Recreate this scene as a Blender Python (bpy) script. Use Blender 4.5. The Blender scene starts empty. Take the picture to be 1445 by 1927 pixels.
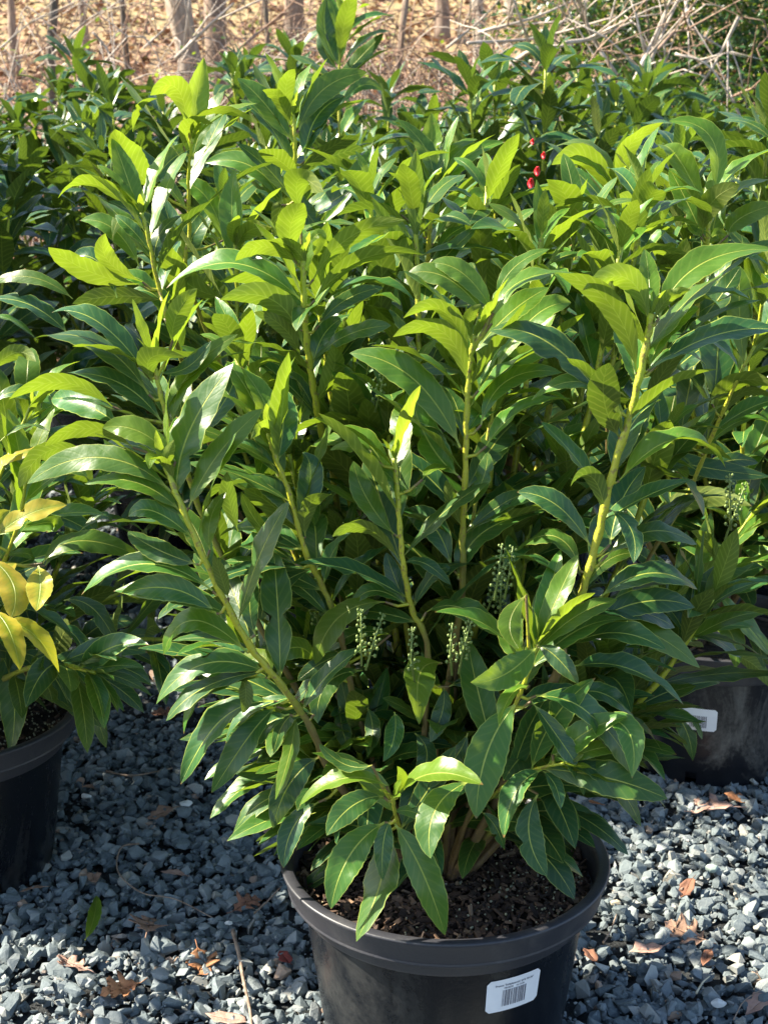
import bpy, math, random
import numpy as np
from mathutils import Vector, Matrix, noise
random.seed(7); RNG = np.random.default_rng(7)
S = bpy.context.scene
COL = S.collection

# ------------------------------------------------------------------ camera
F, PITCH, H = 2600.0, math.radians(15.0), 1.208
cam_d = bpy.data.cameras.new('camera'); cam = bpy.data.objects.new('camera', cam_d); COL.objects.link(cam)
cam.location = (0, 0, H); cam.rotation_euler = (math.radians(90) - PITCH, 0, 0)
cam_d.sensor_fit = 'HORIZONTAL'; cam_d.sensor_width = 36; cam_d.lens = 36 * F / 1445
cam_d.clip_start = .02; cam_d.clip_end = 300
cam_d.dof.use_dof = True; cam_d.dof.focus_distance = 1.75; cam_d.dof.aperture_fstop = 18
S.camera = cam
# ------------------------------------------------------------------ light
sun_dir = Vector((-.87, .15, .77)).normalized()
w = bpy.data.worlds.new('World'); S.world = w; w.use_nodes = True
nt = w.node_tree; bg = nt.nodes['Background']
sk = nt.nodes.new('ShaderNodeTexSky'); sk.sky_type = 'NISHITA'; sk.sun_disc = False
sk.sun_elevation = math.asin(sun_dir.z); sk.sun_rotation = math.atan2(sun_dir.x, sun_dir.y)
nt.links.new(sk.outputs[0], bg.inputs[0]); bg.inputs[1].default_value = .09
sl = bpy.data.lights.new('sun', 'SUN'); sl.energy = 5.0; sl.angle = math.radians(.5); sl.color = (1, .91, .74)
so = bpy.data.objects.new('sun', sl); COL.objects.link(so)
so.rotation_euler = sun_dir.to_track_quat('Z', 'Y').to_euler(); so.location = (-3, 2, 6)
S.view_settings.view_transform = 'Standard'; S.view_settings.look = 'None'
S.view_settings.exposure = 1.85; S.view_settings.gamma = 1
S.cycles.max_bounces = 8; S.cycles.transmission_bounces = 4; S.cycles.diffuse_bounces = 4

# ------------------------------------------------------------------ helpers
cp, sp = math.cos(PITCH), math.sin(PITCH)
def ray(x, y):
    a = (x - 722.5) / F; b = (963.5 - y) / F
    return Vector((a, cp + b * sp, -sp + b * cp))
def P(x, y, Y):
    "point of the place seen at (x, y) of the photograph, Y metres in front of the camera"
    r = ray(x, y); k = Y / r.y
    return Vector((r.x * k, Y, H + r.z * k))
def G(x, y, z=0.0):
    r = ray(x, y); k = (z - H) / r.z
    return Vector((r.x * k, r.y * k, z))
def mesh(name, V, Fc, mat, parent=None, smooth=True, uv=None, attrs=None, mats=None, midx=None):
    me = bpy.data.meshes.new(name)
    V = np.asarray(V, dtype=np.float32)
    if isinstance(Fc, np.ndarray):
        n, k = Fc.shape
        me.vertices.add(len(V)); me.vertices.foreach_set('co', V.ravel())
        me.loops.add(n * k); me.loops.foreach_set('vertex_index', Fc.ravel().astype(np.int32))
        me.polygons.add(n); me.polygons.foreach_set('loop_start', np.arange(0, n * k, k, dtype=np.int32))
        me.update(calc_edges=True)
    else:
        me.from_pydata([tuple(v) for v in V], [], Fc)
    me.polygons.foreach_set('use_smooth', np.full(len(me.polygons), smooth))
    li = np.empty(len(me.loops), dtype=np.int32); me.loops.foreach_get('vertex_index', li)
    if uv is not None:
        l = me.uv_layers.new(name='UVMap'); l.data.foreach_set('uv', np.asarray(uv, dtype=np.float32)[li].ravel())
    for k_, a in (attrs or {}).items():
        at = me.attributes.new(k_, 'FLOAT', 'POINT'); at.data.foreach_set('value', np.asarray(a, dtype=np.float32))
    for m in (mats or [mat]): me.materials.append(m)
    if midx is not None: me.polygons.foreach_set('material_index', np.asarray(midx, dtype=np.int32))
    me.update()
    o = bpy.data.objects.new(name, me); COL.objects.link(o)
    if parent is not None: o.parent = parent; o.matrix_parent_inverse = Matrix()
    return o
def tag(o, label=None, cat=None, group=None, kind=None):
    if label: o['label'] = label
    if cat: o['category'] = cat
    if group: o['group'] = group
    if kind: o['kind'] = kind
    return o
def thing(name, loc, label, cat, group=None):
    o = bpy.data.objects.new(name, None); COL.objects.link(o); o.location = loc; o.empty_display_size = .05
    return tag(o, label, cat, group)
class MB:
    "collects shapes for one mesh"
    def __init__(s): s.v = []; s.f = []; s.uv = []
    def tube(s, pts, rad, n=8, cap=True, wob=0):
        pts = [Vector(p) for p in pts]; b0 = len(s.v); L = len(pts)
        ref = Vector((.3, .9, .2)).normalized()
        for i, p in enumerate(pts):
            t = (pts[min(i + 1, L - 1)] - pts[max(i - 1, 0)]).normalized()
            a = t.cross(ref)
            if a.length < .05: a = t.cross(Vector((1, 0, 0)))
            a.normalize(); b = t.cross(a)
            r = rad[i] if hasattr(rad, '__len__') else rad
            for k in range(n):
                an = 2 * math.pi * k / n; rr = r * (1 + wob * noise.noise(Vector((an * 1.3, i * .7, r * 90))))
                s.v.append(p + (a * math.cos(an) + b * math.sin(an)) * rr); s.uv.append((k / n, i / max(1, L - 1)))
        for i in range(L - 1):
            for k in range(n):
                s.f.append((b0 + i * n + k, b0 + i * n + (k + 1) % n, b0 + (i + 1) * n + (k + 1) % n, b0 + (i + 1) * n + k))
        if cap:
            s.f.append(tuple(b0 + k for k in range(n))[::-1]); s.f.append(tuple(b0 + (L - 1) * n + k for k in range(n)))
        return s
    def ball(s, c, r, sx=1, n=5):
        b0 = len(s.v); c = Vector(c)
        for i in range(4):
            th = math.pi * (i + .5) / 4
            for k in range(n):
                an = 2 * math.pi * k / n
                s.v.append(c + Vector((math.sin(th) * math.cos(an), math.sin(th) * math.sin(an), math.cos(th) * sx)) * r); s.uv.append((0, 0))
        for i in range(3):
            for k in range(n):
                s.f.append((b0 + i * n + k, b0 + (i + 1) * n + k, b0 + (i + 1) * n + (k + 1) % n, b0 + i * n + (k + 1) % n))
        s.f.append(tuple(b0 + k for k in range(n))); s.f.append(tuple(b0 + 3 * n + k for k in range(n))[::-1])
    def build(s, name, mat, parent=None, smooth=True):
        return mesh(name, [tuple(v) for v in s.v], s.f, mat, parent, smooth, uv=s.uv)
def spline(pts, n=8):
    "catmull-rom through the points"
    pts = [Vector(p) for p in pts]
    if len(pts) < 3: return [pts[0].lerp(pts[-1], i / n) for i in range(n + 1)]
    q = [pts[0] * 2 - pts[1]] + pts + [pts[-1] * 2 - pts[-2]]; out = []
    for i in range(1, len(q) - 2):
        for k in range(n):
            t = k / n
            out.append(.5 * ((2 * q[i]) + (q[i + 1] - q[i - 1]) * t + (2 * q[i - 1] - 5 * q[i] + 4 * q[i + 1] - q[i + 2]) * t * t
                             + (3 * q[i] - q[i - 1] - 3 * q[i + 1] + q[i + 2]) * t ** 3))
    out.append(pts[-1]); return out

# ------------------------------------------------------------------ materials
def M(name):
    m = bpy.data.materials.new(name); m.use_nodes = True
    return m, m.node_tree, m.node_tree.nodes['Principled BSDF'], m.node_tree.nodes['Material Output']
def N(nt, typ, **kw):
    n = nt.nodes.new('ShaderNode' + typ)
    for k, v in kw.items():
        if k.startswith('i_'): n.inputs[k[2:].replace('_', ' ')].default_value = v
        else: setattr(n, k, v)
    return n
def L(nt, a, b): nt.links.new(a, b)
def math_(nt, op, a, b=None, c=None):
    n = N(nt, 'Math', operation=op)
    for i, x in enumerate((a, b, c)):
        if x is None: continue
        if isinstance(x, (int, float)): n.inputs[i].default_value = x
        else: L(nt, x, n.inputs[i])
    return n.outputs[0]
def mix(nt, fac, a, b):
    n = N(nt, 'Mix', data_type='RGBA')
    for s_, x in ((n.inputs[0], fac), (n.inputs[6], a), (n.inputs[7], b)):
        if isinstance(x, (int, float)): s_.default_value = x
        elif isinstance(x, tuple): s_.default_value = (*x, 1)
        else: L(nt, x, s_)
    return n.outputs[2]
def ramp(nt, fac, stops):
    n = N(nt, 'ValToRGB'); e = n.color_ramp.elements
    while len(e) < len(stops): e.new(.5)
    for k, (p, c) in zip(e, stops): k.position = p; k.color = (*c, 1)
    if fac is not None: L(nt, fac, n.inputs[0])
    return n.outputs[0]
def noise_(nt, scale, detail=4, rough=.5, vec=None, dist=0):
    n = N(nt, 'TexNoise'); n.inputs['Scale'].default_value = scale; n.inputs['Detail'].default_value = detail
    n.inputs['Roughness'].default_value = rough; n.inputs['Distortion'].default_value = dist
    if vec is None:
        g = N(nt, 'NewGeometry'); vec = g.outputs['Position']
    L(nt, vec, n.inputs['Vector']); return n.outputs['Fac']
def bump(nt, h, dist, strength=1.0):
    n = N(nt, 'Bump'); n.inputs['Distance'].default_value = dist; n.inputs['Strength'].default_value = strength
    L(nt, h, n.inputs['Height']); return n.outputs[0]

def leaf_material(name, top_old, top_mid, top_young, under_old, under_young, rib, trans=.32, yellow=False, rough=.36):
    m, nt, b, out = M(name)
    uvn = N(nt, 'UVMap'); sx = N(nt, 'SeparateXYZ'); L(nt, uvn.outputs[0], sx.inputs[0])
    u, v = sx.outputs[0], sx.outputs[1]
    au = math_(nt, 'ABSOLUTE', math_(nt, 'SUBTRACT', u, .5))           # 0 at rib .. .5 at margin
    tone = N(nt, 'Attribute', attribute_name='tone').outputs['Fac']
    rnd = N(nt, 'Attribute', attribute_name='rnd').outputs['Fac']
    # rib mask, thinner to the tip
    wd = math_(nt, 'MULTIPLY_ADD', v, -.022, .040)
    ribm = math_(nt, 'SUBTRACT', 1, N(nt, 'MapRange', interpolation_type='SMOOTHSTEP').outputs[0])
    mr = N(nt, 'MapRange', interpolation_type='SMOOTHSTEP'); L(nt, au, mr.inputs[0]); L(nt, math_(nt, 'MULTIPLY', wd, .4), mr.inputs[1]); L(nt, wd, mr.inputs[2])
    mr.inputs[3].default_value = 1; mr.inputs[4].default_value = 0; ribm = mr.outputs[0]
    pet = N(nt, 'MapRange'); L(nt, v, pet.inputs[0]); pet.inputs[1].default_value = .05; pet.inputs[2].default_value = .10
    pet.inputs[3].default_value = 1; pet.inputs[4].default_value = 0
    ribm = math_(nt, 'MAXIMUM', ribm, pet.outputs[0])
    mg = N(nt, 'MapRange'); L(nt, au, mg.inputs[0]); mg.inputs[1].default_value = .465; mg.inputs[2].default_value = .495
    # side veins: curved towards the tip
    ph = math_(nt, 'ADD', math_(nt, 'MULTIPLY', math_(nt, 'SUBTRACT', v, math_(nt, 'MULTIPLY', au, .30)), 36.0), math_(nt, 'MULTIPLY', rnd, 9.0))
    nz = noise_(nt, 45, 3)
    sv = math_(nt, 'POWER', math_(nt, 'ABSOLUTE', math_(nt, 'SINE', math_(nt, 'ADD', ph, math_(nt, 'MULTIPLY', nz, 1.2)))), 12.0)
    geo = N(nt, 'NewGeometry'); back = geo.outputs['Backfacing']
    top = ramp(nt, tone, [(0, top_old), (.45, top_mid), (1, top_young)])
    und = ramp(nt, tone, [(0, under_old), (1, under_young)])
    n2 = noise_(nt, 14, 4, .6)
    top = mix(nt, math_(nt, 'MULTIPLY', n2, .35), top, top_mid)
    # blotches of wear
    wear = N(nt, 'MapRange'); L(nt, noise_(nt, 60, 5, .65), wear.inputs[0]); wear.inputs[1].default_value = .66; wear.inputs[2].default_value = .73
    wear.inputs[4].default_value = .55
    top = mix(nt, wear.outputs[0], top, (.20, .19, .05))
    if yellow:
        ym = N(nt, 'MapRange'); L(nt, math_(nt, 'ADD', math_(nt, 'ADD', math_(nt, 'MULTIPLY', au, 1.3), math_(nt, 'MULTIPLY', n2, .8)), math_(nt, 'MULTIPLY', sv, -.10)), ym.inputs[0])
        ym.inputs[1].default_value = .35; ym.inputs[2].default_value = .75
        top = mix(nt, ym.outputs[0], (.17, .25, .02), (.46, .38, .04)); und = top
    top = mix(nt, math_(nt, 'MULTIPLY', sv, .05), top, rib)
    top = mix(nt, math_(nt, 'MULTIPLY', ribm, .85), top, rib)
    top = mix(nt, math_(nt, 'MULTIPLY', mg.outputs[0], .7), top, rib)
    und = mix(nt, math_(nt, 'MULTIPLY', math_(nt, 'MAXIMUM', ribm, math_(nt, 'MULTIPLY', sv, .45)), .5), und, rib)
    col = mix(nt, back, top, und)
    # brown tips on some leaves, small brown specks on all
    tipm = N(nt, 'MapRange'); L(nt, math_(nt, 'ADD', math_(nt, 'ADD', v, math_(nt, 'MULTIPLY', rnd, .05)), math_(nt, 'MULTIPLY', nz, .06)), tipm.inputs[0]); tipm.inputs[1].default_value = 1.045; tipm.inputs[2].default_value = 1.06
    spk = N(nt, 'MapRange'); L(nt, noise_(nt, 330, 2, .5), spk.inputs[0]); spk.inputs[1].default_value = .76; spk.inputs[2].default_value = .79; spk.inputs[4].default_value = .7
    col = mix(nt, math_(nt, 'MAXIMUM', tipm.outputs[0], spk.outputs[0]), col, (.20, .11, .035))
    vb = N(nt, 'HueSaturation'); L(nt, col, vb.inputs['Color']); L(nt, math_(nt, 'MULTIPLY_ADD', rnd, .5, .75), vb.inputs['Value'])
    L(nt, math_(nt, 'MULTIPLY_ADD', rnd, .02, .49), vb.inputs['Hue'])
    col = vb.outputs[0]
    L(nt, col, b.inputs['Base Color'])
    rg = math_(nt, 'ADD', math_(nt, 'MULTIPLY_ADD', math_(nt, 'ADD', n2, math_(nt, 'MULTIPLY', noise_(nt, 120, 4, .7), .5)), .26, rough - .20), math_(nt, 'MULTIPLY', back, .25))
    L(nt, rg, b.inputs['Roughness']); b.inputs['Specular IOR Level'].default_value = .5
    hgt = math_(nt, 'ADD', math_(nt, 'MULTIPLY', sv, -.10), math_(nt, 'ADD', math_(nt, 'MULTIPLY', ribm, -1.0), math_(nt, 'MULTIPLY', noise_(nt, 90, 2), .9)))
    L(nt, bump(nt, hgt, .0010, .55), b.inputs['Normal'])
    tr = N(nt, 'BsdfTranslucent')
    tcol = ramp(nt, tone, [(0, (.14, .24, .012)), (.5, (.34, .47, .015)), (1, (.43, .52, .03))]) if not yellow else ramp(nt, tone, [(0, (.6, .55, .03)), (1, (.8, .7, .05))])
    tcol = mix(nt, math_(nt, 'MULTIPLY', sv, .34), tcol, (.55, .65, .10))
    tcol = mix(nt, math_(nt, 'MULTIPLY', n2, .7), tcol, (.16, .30, .02))
    L(nt, tcol, tr.inputs[0])
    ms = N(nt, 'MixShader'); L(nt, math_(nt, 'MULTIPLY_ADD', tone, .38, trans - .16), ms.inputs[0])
    L(nt, b.outputs[0], ms.inputs[1]); L(nt, tr.outputs[0], ms.inputs[2]); L(nt, ms.outputs[0], out.inputs[0])
    return m
LEAF = leaf_material('laurel_leaf', (.013, .060, .028), (.066, .165, .017), (.16, .25, .022), (.085, .125, .022), (.16, .21, .028), (.46, .52, .09))
YELLOW = leaf_material('yellowing_leaf', (.3, .3, .03), (.4, .35, .04), (.5, .45, .05), (.4, .35, .04), (.5, .45, .05), (.42, .50, .10), yellow=True)

def simple(name, c1, c2, scale, rough=.6, bscale=None, bdist=.002, spec=.5, detail=5, lo=.35, hi=.65):
    m, nt, b, out = M(name)
    f = noise_(nt, scale, detail, .6)
    L(nt, ramp(nt, f, [(lo, c1), (hi, c2)]), b.inputs['Base Color'])
    b.inputs['Roughness'].default_value = rough; b.inputs['Specular IOR Level'].default_value = spec
    if bscale: L(nt, bump(nt, noise_(nt, bscale, 5, .6), bdist), b.inputs['Normal'])
    return m
def stem_material():
    m, nt, b, out = M('stem_bark')
    uvn = N(nt, 'UVMap'); sx = N(nt, 'SeparateXYZ'); L(nt, uvn.outputs[0], sx.inputs[0])
    f = math_(nt, 'ADD', sx.outputs[1], math_(nt, 'MULTIPLY_ADD', noise_(nt, 40, 4), .3, -.15))
    c = ramp(nt, f, [(0, (.15, .095, .055)), (.28, (.20, .15, .05)), (.36, (.26, .27, .035)), (.58, (.43, .42, .028)), (1, (.38, .44, .035))])
    fl = N(nt, 'MapRange'); L(nt, noise_(nt, 190, 3), fl.inputs[0]); fl.inputs[1].default_value = .54; fl.inputs[2].default_value = .66; fl.inputs[4].default_value = .75
    c = mix(nt, fl.outputs[0], c, (.22, .15, .05))
    L(nt, c, b.inputs['Base Color']); b.inputs['Roughness'].default_value = .45
    b.inputs['Subsurface Weight'].default_value = .0
    L(nt, bump(nt, noise_(nt, 230, 4), .0012, .8), b.inputs['Normal'])
    return m
STEM = stem_material()
TRUNK = simple('grey_trunk', (.20, .18, .15), (.34, .31, .26), 60, .8, 150, .002)
BUD = simple('flower_bud', (.13, .19, .04), (.22, .29, .08), 120, .5)
def plastic(name, c, dust, rough, amt):
    m, nt, b, out = M(name)
    g = N(nt, 'NewGeometry')
    mp = N(nt, 'Mapping'); mp.inputs['Scale'].default_value = (1, 1, .45); mp.inputs['Rotation'].default_value = (.3, .5, 0); L(nt, g.outputs['Position'], mp.inputs[0])
    f = noise_(nt, 9, 7, .68, mp.outputs[0], .6)
    f2 = noise_(nt, 130, 4, .6)
    d = N(nt, 'MapRange'); L(nt, math_(nt, 'ADD', f, math_(nt, 'MULTIPLY', f2, .16)), d.inputs[0]); d.inputs[1].default_value = .60; d.inputs[2].default_value = .85; d.inputs[4].default_value = amt
    sc = N(nt, 'MapRange'); L(nt, noise_(nt, 26, 8, .8, mp.outputs[0], 1.6), sc.inputs[0]); sc.inputs[1].default_value = .66; sc.inputs[2].default_value = .74; sc.inputs[4].default_value = amt * .8
    k = math_(nt, 'MAXIMUM', d.outputs[0], sc.outputs[0])
    L(nt, mix(nt, k, c, dust), b.inputs['Base Color'])
    L(nt, math_(nt, 'MULTIPLY_ADD', k, .35, rough), b.inputs['Roughness'])
    L(nt, bump(nt, math_(nt, 'ADD', f2, math_(nt, 'MULTIPLY', f, 2.0)), .0008, .5), b.inputs['Normal'])
    return m
POT = plastic('black_pot_plastic', (.004, .0055, .009), (.15, .15, .14), .27, .34)
POTDIRTY = plastic('scuffed_pot_plastic', (.010, .011, .015), (.20, .19, .17), .36, .8)
RIM = plastic('weathered_rim_plastic', (.036, .037, .045), (.13, .125, .12), .42, .4)
SOIL = simple('potting_soil', (.010, .007, .005), (.045, .030, .020), 70, .95, 160, .006)
PAPER = simple('label_paper', (.80, .81, .85), (.86, .87, .90), 30, .45)
INK = simple('label_ink', (.10, .10, .13), (.16, .16, .20), 300, .6)
def stone_mat():
    m, nt, b, out = M('blue_grey_crushed_stone')
    t = N(nt, 'Attribute', attribute_name='tone').outputs['Fac']
    c = ramp(nt, t, [(0, (.030, .048, .063)), (.30, (.060, .086, .106)), (.6, (.108, .136, .156)), (.75, (.19, .215, .23)), (.90, (.22, .235, .235)), (.93, (.30, .27, .22)), (.975, (.40, .40, .38)), (.985, (.36, .20, .12)), (1, (.42, .26, .16))])
    f = noise_(nt, 160, 6, .7)
    c = mix(nt, math_(nt, 'MULTIPLY', math_(nt, 'POWER', f, 1.6), .9), c, (.26, .30, .30))
    v = N(nt, 'MapRange'); L(nt, noise_(nt, 55, 5, .6, None, 1.2), v.inputs[0]); v.inputs[1].default_value = .62; v.inputs[2].default_value = .70; v.inputs[4].default_value = .5
    c = mix(nt, v.outputs[0], c, (.34, .37, .36))
    L(nt, c, b.inputs['Base Color']); b.inputs['Roughness'].default_value = .68; b.inputs['Specular IOR Level'].default_value = .35
    L(nt, bump(nt, noise_(nt, 260, 5, .7), .0018, .9), b.inputs['Normal'])
    return m
STONE = stone_mat()
def chip_mat(name, stops, rough=.85):
    m, nt, b, out = M(name)
    t = N(nt, 'Attribute', attribute_name='tone').outputs['Fac']
    c = ramp(nt, t, stops); c = mix(nt, math_(nt, 'MULTIPLY', noise_(nt, 150, 4), .4), c, stops[0][1])
    L(nt, c, b.inputs['Base Color']); b.inputs['Roughness'].default_value = rough
    return m
CHIP = chip_mat('bark_chips', [(0, (.022, .013, .009)), (.5, (.085, .048, .030)), (.85, (.19, .11, .065)), (1, (.34, .23, .14))])
BEAD = chip_mat('fertiliser_beads', [(0, (.30, .30, .22)), (1, (.50, .45, .25))], .5)
LITTER = chip_mat('leaf_litter', [(0, (.12, .06, .035)), (.4, (.34, .175, .10)), (.8, (.52, .32, .20)), (1, (.62, .46, .33))], .8)

# ------------------------------------------------------------------ leaves (many blades, one mesh)
def leaf_arrays(P0, P1, P2, hint, W, tone, rnd, rows=9, fold=.42, ser=0.0, blunt=None):
    "blades along quadratic curves P0-P1-P2; hint = side the upper face looks to; W full width"
    n = len(P0); P0, P1, P2, hint = (np.asarray(a, dtype=float).reshape(n, 3) for a in (P0, P1, P2, hint))
    W = np.asarray(W, float); tone = np.asarray(tone, float); rnd = np.asarray(rnd, float)
    t = np.linspace(0, 1, rows + 1)
    t = np.concatenate([[0], [.055], .055 + .945 * t[1:]]) if rows < 14 else np.concatenate([[0], [.05], .05 + .95 * t[1:]])
    T = t[None, :, None]
    C = (1 - T) ** 2 * P0[:, None] + 2 * T * (1 - T) * P1[:, None] + T ** 2 * P2[:, None]
    D = 2 * (1 - T) * (P1 - P0)[:, None] + 2 * T * (P2 - P1)[:, None]
    D /= np.linalg.norm(D, axis=2, keepdims=True) + 1e-9
    hn = hint[:, None] - D * np.sum(hint[:, None] * D, axis=2, keepdims=True)
    hn /= np.linalg.norm(hn, axis=2, keepdims=True) + 1e-9
    r2 = ((rnd * 11.1) % 1) - .5; r3 = ((rnd * 17.7) % 1) - .5
    Sd = np.cross(D, hn)
    tw = (r2[:, None] * 1.3 * t[None] ** 1.5)[..., None]                 # twist along the blade
    Sd, hn = Sd * np.cos(tw) + hn * np.sin(tw), hn * np.cos(tw) - Sd * np.sin(tw)
    LL = np.linalg.norm(P2 - P0, axis=1)
    C = C + Sd * (r3[:, None] * .16 * LL[:, None] * (t * (1 - t) * 2 + t ** 2 * .3)[None])[..., None]
    s = np.clip((t - .05) / .95, 0, 1)
    Ln = np.linalg.norm(P2 - P0, axis=1)
    e2 = np.where(W / (Ln + 1e-6) > .50, .52, .70 + .28 * rnd)[:, None]; e1 = (.72 + .25 * ((rnd * 7.3) % 1))[:, None]
    prof = (s[None] ** e1) * ((1 - s[None]) ** e2); prof = prof / prof.max(axis=1, keepdims=True)
    prof = np.maximum(prof, np.where(t < .06, .07, .004)[None])
    wv = prof * W[:, None] * .5
    rc = ((rnd * 3.7) % 1) * .15 - .02
    C = C - hn * (rc[:, None] * Ln[:, None] * np.clip(t - .25, 0, 1)[None] ** 2.6 * 1.6)[..., None]
    ph = rnd * 40
    wave = np.sin(t[None, :] * 15 + ph[:, None]) * .10 + np.sin(t[None, :] * 31 + ph[:, None] * 2.3) * .05
    us = np.array([-1, -.55, 0, .55, 1.0])
    fl = fold * (.4 + 1.2 * rnd)
    V = np.empty((n, len(t), 5, 3))
    for j, u in enumerate(us):
        edge = abs(u) ** 1.6
        lift = wv * (np.abs(u) * fl[:, None] - .25 * edge + wave * edge * (1 if u > 0 else -1.2))
        ww = wv * u
        if rows > 14 and abs(u) == 1:                                    # a bite out of the margin here and there
            hit = (((rnd * (31.3 + u * 5)) % 1) < .10); tb = .3 + .5 * ((rnd * 53) % 1)
            ww = ww * (1 - .65 * hit[:, None] * np.exp(-((t[None] - tb[:, None]) / .045) ** 2))
        if ser and abs(u) == 1: ww = ww * (1 + ser * ((np.arange(len(t)) % 2) - .5))[None, :]
        V[:, :, j] = C + Sd * ww[..., None] + hn * lift[..., None]
    V = V.reshape(-1, 3)
    R = len(t)
    i, j = np.meshgrid(np.arange(R - 1), np.arange(4), indexing='ij')
    q = np.stack([i * 5 + j, i * 5 + j + 1, (i + 1) * 5 + j + 1, (i + 1) * 5 + j], axis=-1).reshape(-1, 4)
    # winding so that the normal looks along hn
    Fq = (q[None] + (np.arange(n) * R * 5)[:, None, None]).reshape(-1, 4)
    uv = np.stack(np.broadcast_arrays(((us + 1) / 2)[None, None, :], t[None, :, None]), axis=-1)
    uv = np.broadcast_to(uv, (n, R, 5, 2)).reshape(-1, 2)
    tn = np.repeat(tone, R * 5); rd = np.repeat(rnd, R * 5)
    return V, Fq, uv, tn, rd
def leaves_object(name, recs, parent, mat=None, rows=9, ser=0.0, local=True, fold=.42):
    "recs: list of (P0, P1, P2, hint, W, tone)"
    if not recs: return None
    off = np.array(parent_world(parent)) if (local and parent is not None) else np.zeros(3)
    A = [np.array([tuple(r[k]) for r in recs]) for k in range(4)]
    for k in range(3): A[k] = A[k] - off
    W = [r[4] for r in recs]; tn = [r[5] for r in recs]
    V, Fq, uv, t1, r1 = leaf_arrays(*A, W, tn, RNG.random(len(recs)), rows, fold, ser)
    # ensure upper side faces hint: test first quad
    a, b, c = V[Fq[10][0]], V[Fq[10][1]], V[Fq[10][2]]
    if np.dot(np.cross(b - a, c - a), A[3][0]) < 0: Fq = Fq[:, ::-1].copy()
    return mesh(name, V, Fq, mat or LEAF, parent, True, uv=uv, attrs={'tone': t1, 'rnd': r1})
def parent_world(o):
    v = Vector((0, 0, 0))
    while o is not None: v += o.location; o = o.parent
    return v
def stem_object(pts, r0, r1, parent, name='stem', mat=None, n=8, swell=True):
    off = parent_world(parent); mb = MB(); L_ = len(pts)
    rad = [r0 + (r1 - r0) * (i / (L_ - 1)) ** .8 for i in range(L_)]
    if swell:
        rad = [r * (1.0 + (.22 if i % 3 == 0 else 0)) for i, r in enumerate(rad)]
        pts = [q + Vector((math.sin(i * 2.1), math.cos(i * 2.9), 0)) * r1 * .22 * (0 < i < L_ - 1) for i, q in enumerate(pts)]
    mb.tube([p - off for p in pts], rad, n, wob=.12)
    return mb.build(name, mat or STEM, parent)
TOCAM = lambda p: (Vector((0, 0, H)) - p).normalized()
def rec_from(p, d, o, L_, ang, droop, W, tone, twist=0, hintv=None):
    "a leaf growing from p on a stem of direction d, towards side o"
    dr = (d * math.cos(ang) + o * math.sin(ang)).normalized()
    p1 = p + dr * L_ * .52
    d2 = (dr + Vector((0, 0, -1)) * droop).normalized()
    p2 = p1 + d2 * L_ * .50
    h = (hintv or (d * .8 + Vector((0, 0, .35)))).copy()
    if twist: h = Matrix.Rotation(twist, 3, dr) @ h
    return (p, p1, p2, h, W, tone)
def dress(pts, n_leaf, start, Lr, rnd, young=.75, old=.05, scale=1.0, keep=None, tip=True):
    "leaves spiralling up a stem"
    out = []; phi = rnd.uniform(0, 6.28); m = len(pts)
    for k in range(n_leaf):
        t = start + (1 - start) * (k + rnd.uniform(0, .6)) / n_leaf
        x = t * (m - 1); i = min(int(x), m - 2); p = pts[i].lerp(pts[i + 1], x - i); d = (pts[i + 1] - pts[i]).normalized()
        phi += 2.4 + rnd.uniform(-.4, .4)
        a = d.orthogonal().normalized(); b = d.cross(a); o = a * math.cos(phi) + b * math.sin(phi)
        u = (k + .5) / n_leaf
        ang = math.radians(55 - 33 * u + rnd.uniform(-12, 12))
        Lf = rnd.uniform(*Lr) * scale * (1 - .35 * max(0, u - .8) / .2)
        tone = old + (young - old) * max(0, u - .35) ** 1.3 * 1.7 + rnd.uniform(-.08, .16)
        if rnd.random() < .12: tone += .25
        r = rec_from(p, d, o, Lf, ang, rnd.uniform(.2, 1.0) * (1.15 - .5 * u), Lf * rnd.uniform(.20, .27), min(1, max(0, tone)), rnd.uniform(-.5, .5))
        if keep is None or keep(r): out.append(r)
    if tip:
        d = (pts[-1] - pts[-2]).normalized(); a = d.orthogonal().normalized(); b = d.cross(a)
        for k in range(10):
            phi += 2.4; o = a * math.cos(phi) + b * math.sin(phi); Lf = rnd.uniform(*Lr) * scale * min(1, .42 + .11 * k)
            r = rec_from(pts[-1] - d * .0075 * k, d, o, Lf, math.radians(rnd.uniform(10, 26) + 5 * k), rnd.uniform(.3, .7) + .07 * k, Lf * .25, min(1, max(0, young + rnd.uniform(-.1, .25) - .03 * k)), rnd.uniform(-.4, .4))
            if keep is None or keep(r): out.append(r)
    return out
def spike_shape(mb, p, d, L_, rnd):
    "a raceme of small round buds"
    p2 = p + d * L_; mb.tube([p, p.lerp(p2, .5) + Vector((rnd.uniform(-.003, .003),) * 3), p2], [.0016, .0013, .0008], 5)
    a = d.orthogonal().normalized(); b = d.cross(a); n = int(L_ / .0032); phi = 0
    for k in range(n):
        t = .22 + .78 * k / n; phi += 2.4; q = p.lerp(p2, t); o = a * math.cos(phi) + b * math.sin(phi)
        e = q + (o * .8 + d * .35) * (.0085 - .004 * t); mb.tube([q, e], .0006, 3, False); mb.ball(e, .0025 - .0009 * t, 1.1)

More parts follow.
